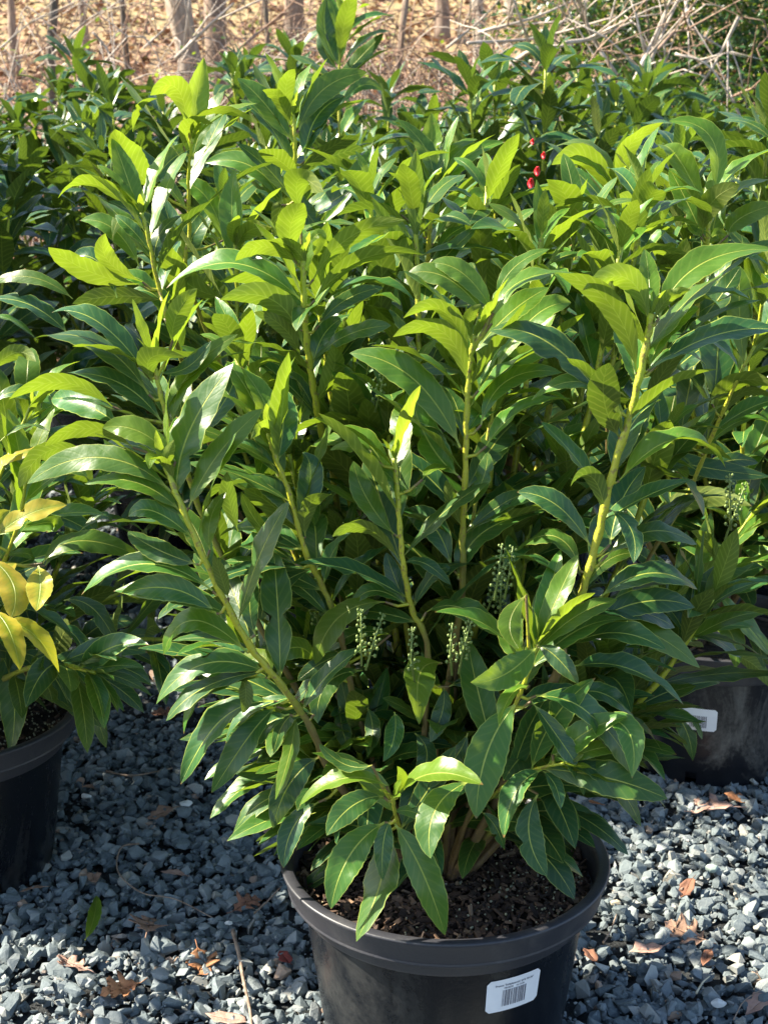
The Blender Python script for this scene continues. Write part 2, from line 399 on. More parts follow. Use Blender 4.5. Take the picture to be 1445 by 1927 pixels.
# ------------------------------------------------------------------ pots
RZ, RR = .285, .22
def lathe(prof, n, mat, name, parent, holes=False, smooth=True):
    V = []; Fc = []
    for r, z in prof:
        for k in range(n):
            a = 2 * math.pi * k / n; V.append((r * math.cos(a), r * math.sin(a), z))
    for i in range(len(prof) - 1):
        for k in range(n):
            if holes and i == 0 and (k % (n // 6)) in (1, 2): continue
            Fc.append((i * n + k, i * n + (k + 1) % n, (i + 1) * n + (k + 1) % n, (i + 1) * n + k))
    return mesh(name, V, Fc, mat, parent, smooth)
def build_pot(root, mat=None, rimmat=None, soil_detail=0, name='pot'):
    n = 96
    prof = [(.158, .008), (.161, .030), (.163, .034), (.168, .07), (.176, .13), (.184, .19), (.190, .24), (.1915, .2485)]
    inner = [(.187, .2485), (.181, .19), (.172, .12), (.163, .06), (.155, .035), (.150, .012), (.02, .012)]
    body = lathe([(.1475, .001), (.154, .000)] + [(.158, .004)] , n, mat or POT, name, root)
    # one mesh for the wall: outer, then inner skin (open drain holes near the base)
    V = []; Fc = []
    full = [(.158, .004)] + prof[1:] + inner
    for r, z in full:
        for k in range(n):
            a = 2 * math.pi * k / n; V.append((r * math.cos(a), r * math.sin(a), z))
    for i in range(len(full) - 1):
        for k in range(n):
            if i == 0 and (k % 16) in (1, 2): continue
            Fc.append((i * n + k, i * n + (k + 1) % n, (i + 1) * n + (k + 1) % n, (i + 1) * n + k))
    bpy.data.objects.remove(body)
    body = mesh(name, V, Fc, mat or POT, root)
    rp = [(.1925, .2465), (.2075, .2468), (.2105, .2480), (.2110, .2505), (.2098, .2520), (.2100, .2530), (.2190, .2805), (.2200, .2830), (.2195, .2850), (.2175, .2858), (.2060, .2850), (.2035, .2830), (.2010, .2700), (.1960, .2300), (.193, .225)]
    rim = lathe(rp, 128, rimmat or RIM, 'rim', body)
    for p_ in rim.data.polygons: pass
    # soil with a bumpy surface
    V = []; Fc = []; nr, na = 22, 72; V.append((0, 0, .252))
    sd = random.random() * 50
    for i in range(1, nr + 1):
        r = .1975 * i / nr
        for k in range(na):
            a = 2 * math.pi * k / na; x, y = r * math.cos(a), r * math.sin(a)
            z = .247 + .006 * noise.noise(Vector((x * 18, y * 18, sd))) + .003 * noise.noise(Vector((x * 60, y * 60, sd))) - .004 * (i / nr) ** 4
            V.append((x, y, z))
    for k in range(na): Fc.append((0, 1 + k, 1 + (k + 1) % na))
    for i in range(nr - 1):
        for k in range(na): Fc.append((1 + i * na + k, 1 + (i + 1) * na + k, 1 + (i + 1) * na + (k + 1) % na, 1 + i * na + (k + 1) % na))
    soil = mesh('soil', V, Fc, SOIL, root)
    if soil_detail:
        n_ = soil_detail; r = .194 * np.sqrt(RNG.random(n_)); a = RNG.random(n_) * 6.283
        c = np.stack([r * np.cos(a), r * np.sin(a), .250 + RNG.random(n_) * .010], 1)
        box = np.array([(x, y, z) for x in (-.5, .5) for y in (-.5, .5) for z in (-.5, .5)])
        fb = np.array([(0, 1, 3, 2), (4, 6, 7, 5), (0, 4, 5, 1), (2, 3, 7, 6), (0, 2, 6, 4), (1, 5, 7, 3)])
        sz = np.stack([.004 + .022 * RNG.random(n_) ** 2.2, .002 + .006 * RNG.random(n_), .0012 + .002 * RNG.random(n_)], 1)
        bx = box[None] * sz[:, None]; bx[:, :, 1] *= (1 + .5 * box[None, :, 0] * RNG.normal(size=(n_, 1)))
        R = rand_rot(n_, .45); Vc = np.einsum('nij,nkj->nki', R, bx) + c[:, None]
        Fa = (fb[None] + (np.arange(n_) * 8)[:, None, None]).reshape(-1, 4)
        ch = mesh('bark_chips', Vc.reshape(-1, 3), Fa, CHIP, root, False, attrs={'tone': np.repeat(RNG.random(n_) ** 1.4, 8)}); ch['kind'] = 'stuff'
        mb = MB(); tn = []
        for k in range(330):
            r_ = .185 * math.sqrt(random.random()); a_ = random.uniform(0, 6.28)
            if random.random() < .6: a_ = random.gauss(-.2, .7)
            mb.ball((r_ * math.cos(a_), r_ * math.sin(a_), .2565 + random.random() * .004), random.uniform(.0011, .0021), 1, 6)
        o = mb.build('fertiliser_beads', BEAD, root); o['kind'] = 'stuff'
        at = o.data.attributes.new('tone', 'FLOAT', 'POINT'); at.data.foreach_set('value', np.repeat(RNG.random(330), 24).astype(np.float32))
    return body
def rand_rot(n, tilt=math.pi):
    "random rotations; small tilt keeps flat pieces lying flat"
    a = RNG.random(n) * 6.283; tx = RNG.normal(size=n) * tilt; ty = RNG.normal(size=n) * tilt
    ca, sa = np.cos(a), np.sin(a); cx, sx = np.cos(tx), np.sin(tx); cy, sy = np.cos(ty), np.sin(ty)
    Z = np.zeros((n, 3, 3)); Z[:, 0, 0] = ca; Z[:, 0, 1] = -sa; Z[:, 1, 0] = sa; Z[:, 1, 1] = ca; Z[:, 2, 2] = 1
    X = np.zeros((n, 3, 3)); X[:, 0, 0] = 1; X[:, 1, 1] = cx; X[:, 1, 2] = -sx; X[:, 2, 1] = sx; X[:, 2, 2] = cx
    Yr = np.zeros((n, 3, 3)); Yr[:, 1, 1] = 1; Yr[:, 0, 0] = cy; Yr[:, 0, 2] = sy; Yr[:, 2, 0] = -sy; Yr[:, 2, 2] = cy
    return X @ Yr @ Z
def pot_sticker(root, phi, z0, z1, half, text=True, tilt=0.0):
    "paper label glued round the pot wall; phi measured from the side that faces -Y"
    def wall(a, z, lift):
        r = .163 + (z - .034) * (.1915 - .163) / (.2485 - .034) + lift; an = -math.pi / 2 + a
        return (r * math.cos(an), r * math.sin(an), z)
    R_ = .188; nx, nz = 18, 10; w_, h_ = half * R_, (z1 - z0) / 2; cr = .005
    V = []; Fc = []
    for j in range(nz + 1):
        zz = -h_ + 2 * h_ * j / nz
        dz = max(0, abs(zz) - (h_ - cr)); inset = cr - math.sqrt(max(0, cr * cr - dz * dz))
        for i in range(nx + 1):
            xx = (-1 + 2 * i / nx) * (w_ - inset)
            V.append(wall(phi + (xx + tilt * zz) / R_, (z0 + z1) / 2 + zz, .0012))
    for j in range(nz):
        for i in range(nx):
            a = j * (nx + 1) + i; Fc.append((a, a + 1, a + nx + 2, a + nx + 1))
    st = mesh('plant_label', V, Fc, PAPER, root)  # plant name and barcode sticker, it carries no price
    V = []; Fc = []; x = -.017; rs = random.Random(4)                      # barcode
    while x < .016:
        bw = rs.choice((.0006, .0006, .0012, .0018)); b = len(V)
        for (xx, zz) in ((x, -.017), (x + bw, -.017), (x + bw, .008), (x, .008)): V.append(wall(phi + xx / R_, (z0 + z1) / 2 + zz, .0016))
        Fc.append((b, b + 1, b + 2, b + 3)); x += bw + rs.choice((.0006, .0009, .0014))
    mesh('barcode', V, Fc, INK, st, False)
    if text:
        for body, size, cx, cz in (('Prunus \'Schipkaensis\' #10 30-36"', .0042, 0, .0145), ('PRU2235    10-12-20', .0034, -.001, .0100)):
            cu = bpy.data.curves.new('txt', 'FONT'); cu.body = body; cu.size = size; cu.align_x = 'CENTER'; cu.resolution_u = 2; cu.offset = .00008
            to = bpy.data.objects.new('txt', cu); COL.objects.link(to)
            dg = bpy.context.evaluated_depsgraph_get(); tm = bpy.data.meshes.new_from_object(to.evaluated_get(dg))
            V = [wall(phi + (v.co.x + cx) / R_, (z0 + z1) / 2 + cz + v.co.y, .0017) for v in tm.vertices]
            Fc = [tuple(p.vertices) for p in tm.polygons]
            bpy.data.objects.remove(to)
            mesh('label_text', V, Fc, INK, st, False)
    return st

# ------------------------------------------------------------------ generic shrub, grown from a rule
def grow_shrub(root, seed, n_stem=15, height=.92, spread=.34, leaf=(.11, .16), rows=8, nl=26, old=.05, young=.75, spikes=3, skirt=6):
    rnd = random.Random(seed); base = parent_world(root)
    mbT = MB()
    for k in range(3):
        a = k * 2.1 + rnd.uniform(0, 1); e = Vector((math.cos(a) * .05, math.sin(a) * .05, .38))
        mbT.tube(spline([Vector((math.cos(a) * .015, math.sin(a) * .015, .24)), e * .6 + Vector((0, 0, .12)), e], 4), [.013 - .0007 * i for i in range(9)], 8, wob=.2)
    mbT.build('trunk', TRUNK, root)
    for s in range(n_stem + skirt):
        low = s >= n_stem
        a = s * 2.399 + rnd.uniform(-.3, .3); q = math.sqrt((s + .5) / n_stem) if not low else 1.1
        sr = spread * q * rnd.uniform(.8, 1.15)
        h = (height * (1.05 - .30 * q * q) * rnd.uniform(.86, 1.08)) if not low else height * rnd.uniform(.30, .5)
        o = Vector((math.cos(a), math.sin(a), 0))
        wob = Vector((rnd.uniform(-.03, .03), rnd.uniform(-.03, .03), 0))
        pts = [o * .02 + Vector((0, 0, .27)), o * sr * .42 + Vector((0, 0, .27 + h * .30)) + wob, o * sr * .78 + Vector((0, 0, .27 + h * .64)) - wob * .5, o * sr + Vector((0, 0, .27 + h))]
        if low: pts = [o * .03 + Vector((0, 0, .29)), o * sr * .5 + Vector((0, 0, .27 + h * .55)), o * sr * .85 + Vector((0, 0, .27 + h * .8)), o * sr * 1.15 + Vector((0, 0, .27 + h * .85))]
        pts = [base + p for p in spline(pts, 6)]
        st = stem_object(pts, .0055, .0028, root, n=6)
        rec = dress(pts, nl if not low else int(nl * .6), .16 if not low else .3, leaf, rnd, young if not low else young * .5, old)
        leaves_object('foliage', rec, st, rows=rows)
        if s < spikes * 2 and s % 2 == 0:
            off = parent_world(st)
            for _ in range(4):
                mb = MB(); p = pts[rnd.randint(5, len(pts) - 6)] - off; spike_shape(mb, p, Vector((rnd.uniform(-.5, .5), rnd.uniform(-.5, .5), 1)).normalized(), rnd.uniform(.05, .08), rnd)
                mb.build('flower_spike', BUD, st)

# =================================================================== main shrub in the foreground
MX, MY = .081, 1.672
main = thing('potted_shrub', (MX, MY, 0), 'large glossy green laurel in the foreground black pot with a complete white barcode label', 'potted shrub')
# stems and leaves traced from the photograph: stem = (x, y, distance), leaf = (base, middle, tip, width ratio, face, tone[, tip depth change])
# face: 1 shows its upper side, -1 its underside
def traced_leaf(lf, depth):
    (bx, by), (mx, my), (tx, ty), wr, face, tone = lf[:6]
    Y0 = depth(bx, by) if callable(depth) else depth
    Y0 = Y0
    p0 = P(bx, by, Y0); Lpx = math.hypot(mx - bx, my - by) + math.hypot(tx - mx, ty - my); Lm = Lpx / F * (Y0 * cp + .3 * sp)
    up_on = (by - ty) / max(1, Lpx)                      # +1 grows up in the picture
    dY = lf[6] if len(lf) > 6 else ((.18 - .42 * max(0, -up_on)) * Lm if face > 0 else -.38 * Lm)
    if len(lf) <= 6 and wr > .33:
        ex = math.sqrt(min(1.5, wr / .31) ** 2 - 1) * Lm
        dY = -ex if (face < 0 or up_on < .1) else ex
    p1 = P(mx, my, Y0 + dY * .45); p2 = P(tx, ty, Y0 + dY)
    pc = p1 * 2 - (p0 + p2) * .5                         # the curve passes through the middle point
    c = TOCAM(p1)
    hint = Vector((0, 0, 1)) * .85 + c * .75 if face > 0 else Vector((0, 0, 1)) * .55 - c * .85
    tw = math.radians(random.uniform(-22, 22)); ax = (p2 - p0).normalized(); hint = Matrix.Rotation(tw, 3, ax) @ hint
    true = (p1 - p0).length + (p2 - p1).length
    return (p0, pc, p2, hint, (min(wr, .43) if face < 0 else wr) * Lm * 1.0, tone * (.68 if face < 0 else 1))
SOILC = Vector((MX, MY, .25))
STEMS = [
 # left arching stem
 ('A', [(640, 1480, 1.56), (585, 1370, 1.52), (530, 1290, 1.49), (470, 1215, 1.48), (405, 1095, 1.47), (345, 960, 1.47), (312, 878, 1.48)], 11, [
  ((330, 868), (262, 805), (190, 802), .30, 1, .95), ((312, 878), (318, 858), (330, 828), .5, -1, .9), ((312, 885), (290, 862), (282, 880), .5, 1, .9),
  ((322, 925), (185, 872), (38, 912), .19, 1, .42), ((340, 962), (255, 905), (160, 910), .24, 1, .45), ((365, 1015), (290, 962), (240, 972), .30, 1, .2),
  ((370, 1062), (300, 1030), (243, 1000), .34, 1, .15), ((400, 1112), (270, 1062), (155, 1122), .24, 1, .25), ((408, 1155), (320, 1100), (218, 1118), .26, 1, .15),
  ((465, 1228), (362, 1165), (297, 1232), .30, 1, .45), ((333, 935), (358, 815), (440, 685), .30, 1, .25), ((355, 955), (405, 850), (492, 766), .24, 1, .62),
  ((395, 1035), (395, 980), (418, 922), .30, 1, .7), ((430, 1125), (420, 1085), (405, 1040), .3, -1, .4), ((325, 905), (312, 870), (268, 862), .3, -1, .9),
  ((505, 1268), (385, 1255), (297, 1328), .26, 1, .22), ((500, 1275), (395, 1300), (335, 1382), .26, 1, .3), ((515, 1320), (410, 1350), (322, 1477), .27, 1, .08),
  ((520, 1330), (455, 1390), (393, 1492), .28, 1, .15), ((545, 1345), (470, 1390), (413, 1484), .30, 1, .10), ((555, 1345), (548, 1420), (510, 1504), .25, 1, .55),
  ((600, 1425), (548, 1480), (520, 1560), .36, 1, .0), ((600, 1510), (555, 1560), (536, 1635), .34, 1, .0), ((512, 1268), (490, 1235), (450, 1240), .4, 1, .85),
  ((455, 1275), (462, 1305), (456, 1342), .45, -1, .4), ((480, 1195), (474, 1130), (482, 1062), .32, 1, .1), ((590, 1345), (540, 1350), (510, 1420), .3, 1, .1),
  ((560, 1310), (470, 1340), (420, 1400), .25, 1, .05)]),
 # upper left stem behind it
 ('A2', [(560, 1300, 1.62), (400, 1010, 1.63), (352, 890, 1.62), (322, 810, 1.62), (302, 740, 1.62), (290, 680, 1.62)], 9, [
  ((288, 720), (282, 672), (350, 668), .45, -1, .45), ((275, 702), (190, 602), (95, 572), .24, 1, .08), ((280, 742), (180, 645), (63, 630), .27, 1, .12),
  ((305, 795), (225, 722), (125, 705), .27, 1, .08), ((212, 765), (120, 712), (8, 738), .18, -1, .7), ((225, 800), (150, 755), (95, 750), .42, 1, .2),
  ((325, 795), (355, 705), (447, 628), .22, 1, .75), ((325, 640), (335, 590), (372, 542), .36, -1, .85), ((250, 842), (165, 812), (85, 842), .2, -1, .6),
  ((160, 845), (80, 850), (33, 918), .26, -1, .5), ((230, 862), (180, 848), (125, 872), .26, -1, .6), ((345, 875), (385, 790), (400, 740), .2, -1, .6),
  ((340, 850), (420, 760), (440, 700), .25, 1, .1), ((300, 700), (350, 690), (395, 640), .28, 1, .1)]),
 # short stem between left and centre
 ('B', [(690, 1400, 1.60), (640, 1190, 1.57), (605, 1100, 1.56), (575, 1040, 1.55), (545, 930, 1.55), (518, 860, 1.55), (505, 815, 1.55)], 9, [
  ((512, 825), (492, 760), (450, 690), .36, 1, .75), ((522, 870), (530, 795), (528, 720), .36, 1, .22), ((515, 822), (498, 800), (470, 826), .4, -1, .95),
  ((530, 900), (480, 842), (440, 838), .26, 1, .1), ((560, 1000), (520, 925), (455, 896), .3, 1, .1), ((570, 1035), (500, 1000), (462, 922), .3, 1, .08),
  ((448, 1000), (430, 940), (425, 885), .28, -1, .3), ((575, 1010), (583, 955), (626, 932), .32, -1, .5), ((555, 1062), (480, 1022), (396, 1060), .30, 1, .2),
  ((610, 1100), (625, 1040), (662, 1000), .3, 1, .2), ((622, 1165), (560, 1100), (502, 1088), .28, 1, .05), ((560, 1010), (590, 900), (570, 850), .3, 1, .0),
  ((590, 1070), (520, 1110), (490, 1170), .3, 1, .08), ((735, 1195), (670, 1190), (608, 1228), .24, 1, .3), ((598, 1250), (560, 1215), (506, 1242), .42, 1, .25)]),
 # tall central stem
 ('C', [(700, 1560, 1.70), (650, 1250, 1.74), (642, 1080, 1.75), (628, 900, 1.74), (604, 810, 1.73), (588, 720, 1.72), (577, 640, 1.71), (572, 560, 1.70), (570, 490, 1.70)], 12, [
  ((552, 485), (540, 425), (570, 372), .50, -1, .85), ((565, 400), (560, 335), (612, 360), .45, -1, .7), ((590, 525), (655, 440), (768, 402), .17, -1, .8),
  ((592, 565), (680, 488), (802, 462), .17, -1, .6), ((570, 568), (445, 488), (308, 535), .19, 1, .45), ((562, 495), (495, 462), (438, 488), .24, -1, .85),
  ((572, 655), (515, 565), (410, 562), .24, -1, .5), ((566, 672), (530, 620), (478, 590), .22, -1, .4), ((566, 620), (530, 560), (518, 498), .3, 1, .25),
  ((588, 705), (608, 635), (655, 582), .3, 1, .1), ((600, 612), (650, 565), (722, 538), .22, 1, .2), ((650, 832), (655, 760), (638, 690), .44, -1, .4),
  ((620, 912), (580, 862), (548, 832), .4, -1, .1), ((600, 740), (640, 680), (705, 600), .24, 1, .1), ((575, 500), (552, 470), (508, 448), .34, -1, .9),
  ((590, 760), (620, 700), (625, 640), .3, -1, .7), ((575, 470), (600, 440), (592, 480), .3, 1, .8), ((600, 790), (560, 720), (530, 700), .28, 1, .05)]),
 # centre right stem
 ('G', [(800, 1560, 1.62), (865, 1150, 1.58), (870, 1010, 1.57), (875, 900, 1.56), (878, 780, 1.56), (884, 690, 1.56), (892, 630, 1.56)], 10, [
  ((866, 842), (775, 712), (655, 660), .22, 1, .45), ((862, 895), (805, 830), (768, 725), .30, 1, .45), ((880, 722), (828, 625), (735, 632), .20, -1, .65),
  ((884, 690), (835, 588), (756, 598), .20, -1, .65), ((918, 602), (845, 520), (765, 512), .25, 1, .5), ((928, 588), (870, 515), (808, 494), .26, 1, .6),
  ((925, 608), (985, 528), (1112, 503), .25, 1, .6), ((900, 735), (925, 670), (985, 600), .26, 1, .3), ((935, 560), (965, 505), (1032, 458), .22, 1, .4),
  ((850, 1070), (815, 985), (752, 965), .34, 1, .08), ((862, 1090), (900, 1000), (1028, 950), .28, 1, .2), ((868, 990), (850, 940), (845, 900), .3, -1, .4),
  ((890, 640), (880, 600), (905, 570), .3, -1, .7), ((915, 840), (985, 772), (1082, 742), .24, 1, .45), ((880, 960), (905, 900), (915, 850), .3, 1, .3),
  ((905, 800), (960, 720), (1060, 700), .22, 1, .4), ((878, 1000), (940, 950), (995, 925), .26, 1, .3)]),
 ('G2', [(866, 1120, 1.60), (888, 990, 1.60), (905, 880, 1.61), (922, 800, 1.62), (935, 730, 1.62)], 7, [
  ((925, 760), (915, 700), (925, 640), .34, 1, .3), ((935, 740), (970, 680), (1050, 660), .26, 1, .5), ((930, 700), (1000, 590), (1080, 560), .26, 1, .6),
  ((915, 850), (870, 800), (850, 770), .3, -1, .5)]),
 # tall right stem
 ('H', [(900, 1570, 1.60), (1040, 1285, 1.52), (1060, 1205, 1.51), (1092, 1125, 1.50), (1125, 1010, 1.50), (1150, 900, 1.50), (1190, 765, 1.50), (1214, 660, 1.50), (1226, 590, 1.50)], 13, [
  ((1198, 700), (1150, 575), (1050, 515), .20, -1, .6), ((1222, 610), (1180, 522), (1092, 545), .25, -1, .8), ((1240, 598), (1310, 500), (1462, 445), .22, 1, .55),
  ((1222, 695), (1255, 625), (1318, 578), .26, 1, .5), ((1232, 690), (1345, 628), (1470, 612), .26, 1, .05), ((1212, 705), (1275, 662), (1332, 690), .24, 1, .35),
  ((1130, 745), (1030, 640), (918, 607), .27, 1, .05), ((1180, 785), (1095, 715), (998, 752), .20, 1, .35), ((1165, 822), (1140, 750), (1148, 682), .42, -1, .2),
  ((1156, 900), (1190, 805), (1238, 735), .38, 1, .03), ((1165, 905), (1272, 822), (1372, 872), .28, 1, .65), ((1148, 1025), (1175, 945), (1218, 878), .36, 1, .0),
  ((1142, 1045), (1225, 995), (1312, 1022), .30, 1, .2), ((1128, 1125), (1220, 1072), (1314, 1105), .30, 1, .12), ((1105, 1178), (1210, 1130), (1308, 1142), .26, 1, .05),
  ((1092, 1075), (1040, 1012), (965, 1037), .34, 1, .35), ((1112, 1030), (1050, 945), (972, 922), .26, 1, .1), ((1140, 978), (1110, 900), (1065, 912), .3, -1, .2),
  ((1072, 1192), (1195, 1180), (1318, 1257), .24, 1, .55), ((1080, 1255), (1185, 1262), (1288, 1328), .30, 1, .1), ((1075, 1310), (1135, 1310), (1203, 1356), .30, 1, .1),
  ((1095, 1120), (1140, 1060), (1200, 1040), .2, 1, .5), ((1222, 600), (1205, 560), (1235, 540), .35, 1, .5), ((1232, 600), (1260, 560), (1300, 545), .3, -1, .8),
  ((1218, 650), (1190, 610), (1180, 580), .3, -1, .6), ((1150, 960), (1185, 1000), (1190, 1060), .34, 1, .05)]),
 ('I', [(790, 1560, 1.60), (805, 1240, 1.55), (776, 1150, 1.54), (760, 1070, 1.53), (752, 990, 1.53), (747, 920, 1.53), (742, 862, 1.53)], 9, [
  ((752, 1055), (690, 992), (622, 1008), .22, -1, .5), ((742, 1005), (695, 945), (664, 868), .30, 1, .5), ((702, 862), (665, 838), (618, 842), .3, 1, .9),
  ((795, 902), (815, 882), (850, 878), .4, 1, .85), ((725, 1133), (640, 1165), (593, 1252), .30, 1, .75), ((802, 1152), (870, 1142), (946, 1196), .34, 1, .25),
  ((765, 1140), (745, 1090), (728, 1040), .3, 1, .05), ((748, 900), (770, 930), (800, 900), .3, 1, .4), ((755, 945), (735, 900), (700, 880), .25, 1, .5),
  ((775, 1150), (815, 1080), (850, 1070), .28, 1, .05), ((760, 1060), (800, 1060), (850, 1100), .3, 1, .05), ((832, 1248), (790, 1270), (800, 1357), .46, 1, .8),
  ((834, 1292), (835, 1340), (810, 1397), .34, 1, .15), ((845, 1292), (900, 1290), (952, 1337), .32, 1, .1), ((682, 1262), (618, 1290), (600, 1362), .34, 1, .22),
  ((668, 1272), (600, 1275), (543, 1328), .28, 1, .08), ((650, 1228), (600, 1250), (560, 1282), .3, 1, .1), ((765, 1140), (700, 1110), (650, 1150), .24, 1, .2)]),
 # low centre right sprig
 ('J', [(880, 1540, 1.58), (960, 1350, 1.48), (985, 1290, 1.46), (1002, 1240, 1.45), (1012, 1212, 1.45)], 7, [
  ((1012, 1218), (1030, 1140), (1058, 1065), .40, 1, .12), ((1010, 1216), (955, 1268), (893, 1285), .42, 1, .5), ((1012, 1216), (1048, 1235), (1088, 1287), .36, 1, .1),
  ((996, 1290), (965, 1308), (934, 1362), .44, 1, .55), ((1008, 1310), (1105, 1335), (1175, 1432), .30, 1, .12), ((1000, 1320), (1060, 1400), (1085, 1440), .28, 1, .05),
  ((975, 1320), (925, 1420), (903, 1542), .34, 1, .35), ((1000, 1250), (960, 1200), (985, 1130), .36, 1, .5), ((990, 1120), (955, 1170), (975, 1220), .4, 1, .6)]),
 # front low cluster over the rim
 ('K', [(760, 1600, 1.60), (752, 1560, 1.50), (742, 1525, 1.42), (740, 1500, 1.39)], 6, [
  ((752, 1488), (825, 1450), (912, 1475), .38, 1, .95), ((728, 1480), (645, 1468), (554, 1512), .26, 1, .85), ((722, 1500), (670, 1520), (618, 1572), .42, 1, .15),
  ((724, 1548), (655, 1610), (620, 1712), .34, 1, .35), ((722, 1560), (712, 1660), (660, 1764), .38, 1, .25), ((742, 1550), (795, 1645), (842, 1768), .28, 1, .35),
  ((735, 1545), (720, 1590), (722, 1660), .34, 1, .1), ((745, 1500), (760, 1470), (745, 1440), .34, -1, .8), ((738, 1510), (700, 1480), (660, 1450), .3, 1, .7),
  ((885, 1470), (822, 1525), (810, 1615), .38, 1, .25), ((740, 1530), (780, 1530), (815, 1560), .3, 1, .4), ((700, 1440), (650, 1440), (600, 1400), .34, 1, .1)]),
 ('L', [(870, 1560, 1.60), (960, 1470, 1.52), (1020, 1445, 1.48), (1062, 1437, 1.46)], 6, [
  ((1020, 1450), (968, 1490), (944, 1578), .34, 1, .15), ((1012, 1495), (1000, 1570), (1032, 1647), .36, 1, .12), ((1062, 1440), (1145, 1465), (1212, 1558), .25, 1, .08),
  ((1022, 1452), (1045, 1480), (1056, 1522), .38, 1, .05), ((905, 1528), (935, 1560), (946, 1602), .32, 1, .1), ((1085, 1330), (1150, 1380), (1200, 1460), .3, 1, .3),
  ((1040, 1420), (1080, 1440), (1102, 1500), .3, 1, .1), ((1130, 1350), (1185, 1380), (1190, 1466), .36, 1, .35), ((930, 1380), (905, 1440), (850, 1500), .36, 1, .1),
  ((880, 1380), (850, 1430), (800, 1480), .34, 1, .05), ((690, 1330), (702, 1375), (690, 1425), .4, 1, .1), ((742, 1340), (742, 1385), (722, 1432), .4, 1, .2),
  ((640, 1330), (640, 1370), (655, 1412), .4, 1, .1), ((780, 1380), (800, 1420), (780, 1470), .4, 1, .1)]),
]
def depth_on(path):
    def f(x, y):
        best = None
        for a, b in zip(path[:-1], path[1:]):
            dx, dy = b[0] - a[0], b[1] - a[1]; t = max(0, min(1, ((x - a[0]) * dx + (y - a[1]) * dy) / (dx * dx + dy * dy + 1e-9)))
            d = math.hypot(a[0] + dx * t - x, a[1] + dy * t - y)
            if best is None or d < best[0]: best = (d, a[2] + (b[2] - a[2]) * t)
        return best[1]
    return f
def petiole_to(mb, off, lf, pts, r=.0016):
    "short stalk from the leaf foot to the nearest point of its stem, when the foot stands off it"
    p0 = lf[0]; q = min(pts, key=lambda s: (s - p0).length); d = (q - p0).length
    if d < .006: return
    if d > .06: return
    q2 = min(pts, key=lambda s: (s - (q - Vector((0, 0, d * .5)))).length)
    mid = (p0 + q2) * .5 + Vector((0, 0, -.004)); mb.tube([p0 - off, mid - off, q2 - off], [r, r * 1.2, r * 1.5], 5, False)
def traced_shrub(root, stems, soilc, rad=.0062, fillseed=1, fill=True, leaflen=(.115, .16)):
    rnd = random.Random(fillseed)
    for name, path, wpx, leaves in stems:
        pts = [P(*p) for p in path]
        if soilc is not None:
            d = (pts[0] - soilc); pts = [soilc + Vector((d.x * .15, d.y * .15, 0))] + pts
        pts = spline(pts, 6); off = parent_world(root)
        st = stem_object(pts, wpx * .00044, wpx * .00028, root, n=9)
        dep = depth_on(path); rec = [traced_leaf(l, dep) for l in leaves]
        for r in rec:
            mb = MB(); petiole_to(mb, parent_world(st), r, pts)
            if mb.v: mb.build('leaf_stalk', STEM, st)
        if fill:
            def keep(r):
                e = r[2] - r[0]; return e.y > -.02 or (abs(e.x) > abs(e.y) * 1.3 and e.y > -.06)
            rec += dress(pts, 20, .28, leaflen, rnd, .70, .05, keep=keep, tip=False)
            d = (pts[-1] - pts[-2]).normalized(); a = d.orthogonal().normalized(); b = d.cross(a)
            for k in range(3):
                o = a * math.cos(k * 2.3) + b * math.sin(k * 2.3)
                rec.append(rec_from(pts[-1] - d * .002, d, o, rnd.uniform(.025, .045), .35, .2, .010, .95))
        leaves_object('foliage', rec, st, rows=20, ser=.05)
traced_shrub(main, STEMS, SOILC)
# inner stems that fill the shrub behind the traced ones
rndm = random.Random(5)
INNER = [(-.24, .12, .62), (-.14, .20, .78), (-.02, .22, .74), (.10, .26, .80), (.20, .18, .72), (.28, .06, .60), (-.30, .0, .45), (.02, .08, .66), (-.10, .06, .60), (.16, .04, .56),
         (-.30, .14, .30), (.32, .16, .34), (-.18, -.02, .34), (.20, -.04, .34), (.02, .0, .40), (-.06, .12, .46), (.10, .10, .48), (.24, .02, .24), (-.22, .06, .20), (.34, .0, .40), (.0, -.06, .26), (.13, -.08, .25), (-.12, -.08, .24),
         (-.20, .02, .58), (-.08, .02, .66), (.06, .01, .70), (.12, .12, .84), (-.04, .16, .88), (-.17, .10, .80), (.22, .10, .84), (.30, .12, .78), (-.27, .08, .70), (.01, .05, .54), (-.13, .0, .46), (.10, -.02, .50), (.26, .16, .90), (-.22, -.02, .25), (-.17, -.06, .20), (-.22, .08, .22), (.18, .24, .86), (.06, .26, .90), (-.10, .26, .90)]
for (x, y, h) in INNER:
    pts = [SOILC + Vector((x * .08, y * .08, 0)), SOILC + Vector((x * .45, y * .45, h * .36)), SOILC + Vector((x * .8, y * .8, h * .70)), SOILC + Vector((x, y, h))]
    pts = spline(pts, 6); st = stem_object(pts, .006, .003, main, n=8)
    leaves_object('foliage', dress(pts, 22, .22, (.11, .165), rndm, .42 if h > .5 else .25, .0), st, rows=12)
mb = MB()
off = parent_world(main)
b0 = G(836, 1628, .262) - off
mb.tube(spline([b0 + Vector((0, 0, -.01)), b0 + Vector((-.004, .004, .05)), b0 + Vector((-.03, .01, .13)), b0 + Vector((-.02, .0, .22))], 5), [.0175 - .0004 * i for i in range(16)], 14, wob=.15)
mb.tube(spline([b0 + Vector((-.03, .01, .12)), b0 + Vector((-.10, .0, .20)), b0 + Vector((-.14, -.03, .26))], 5), [.010 - .0004 * i for i in range(11)], 9, wob=.15)
mb.tube(spline([b0 + Vector((-.02, .01, .10)), b0 + Vector((.08, -.01, .20)), b0 + Vector((.14, -.04, .28))], 5), [.011 - .0004 * i for i in range(11)], 9, wob=.15)
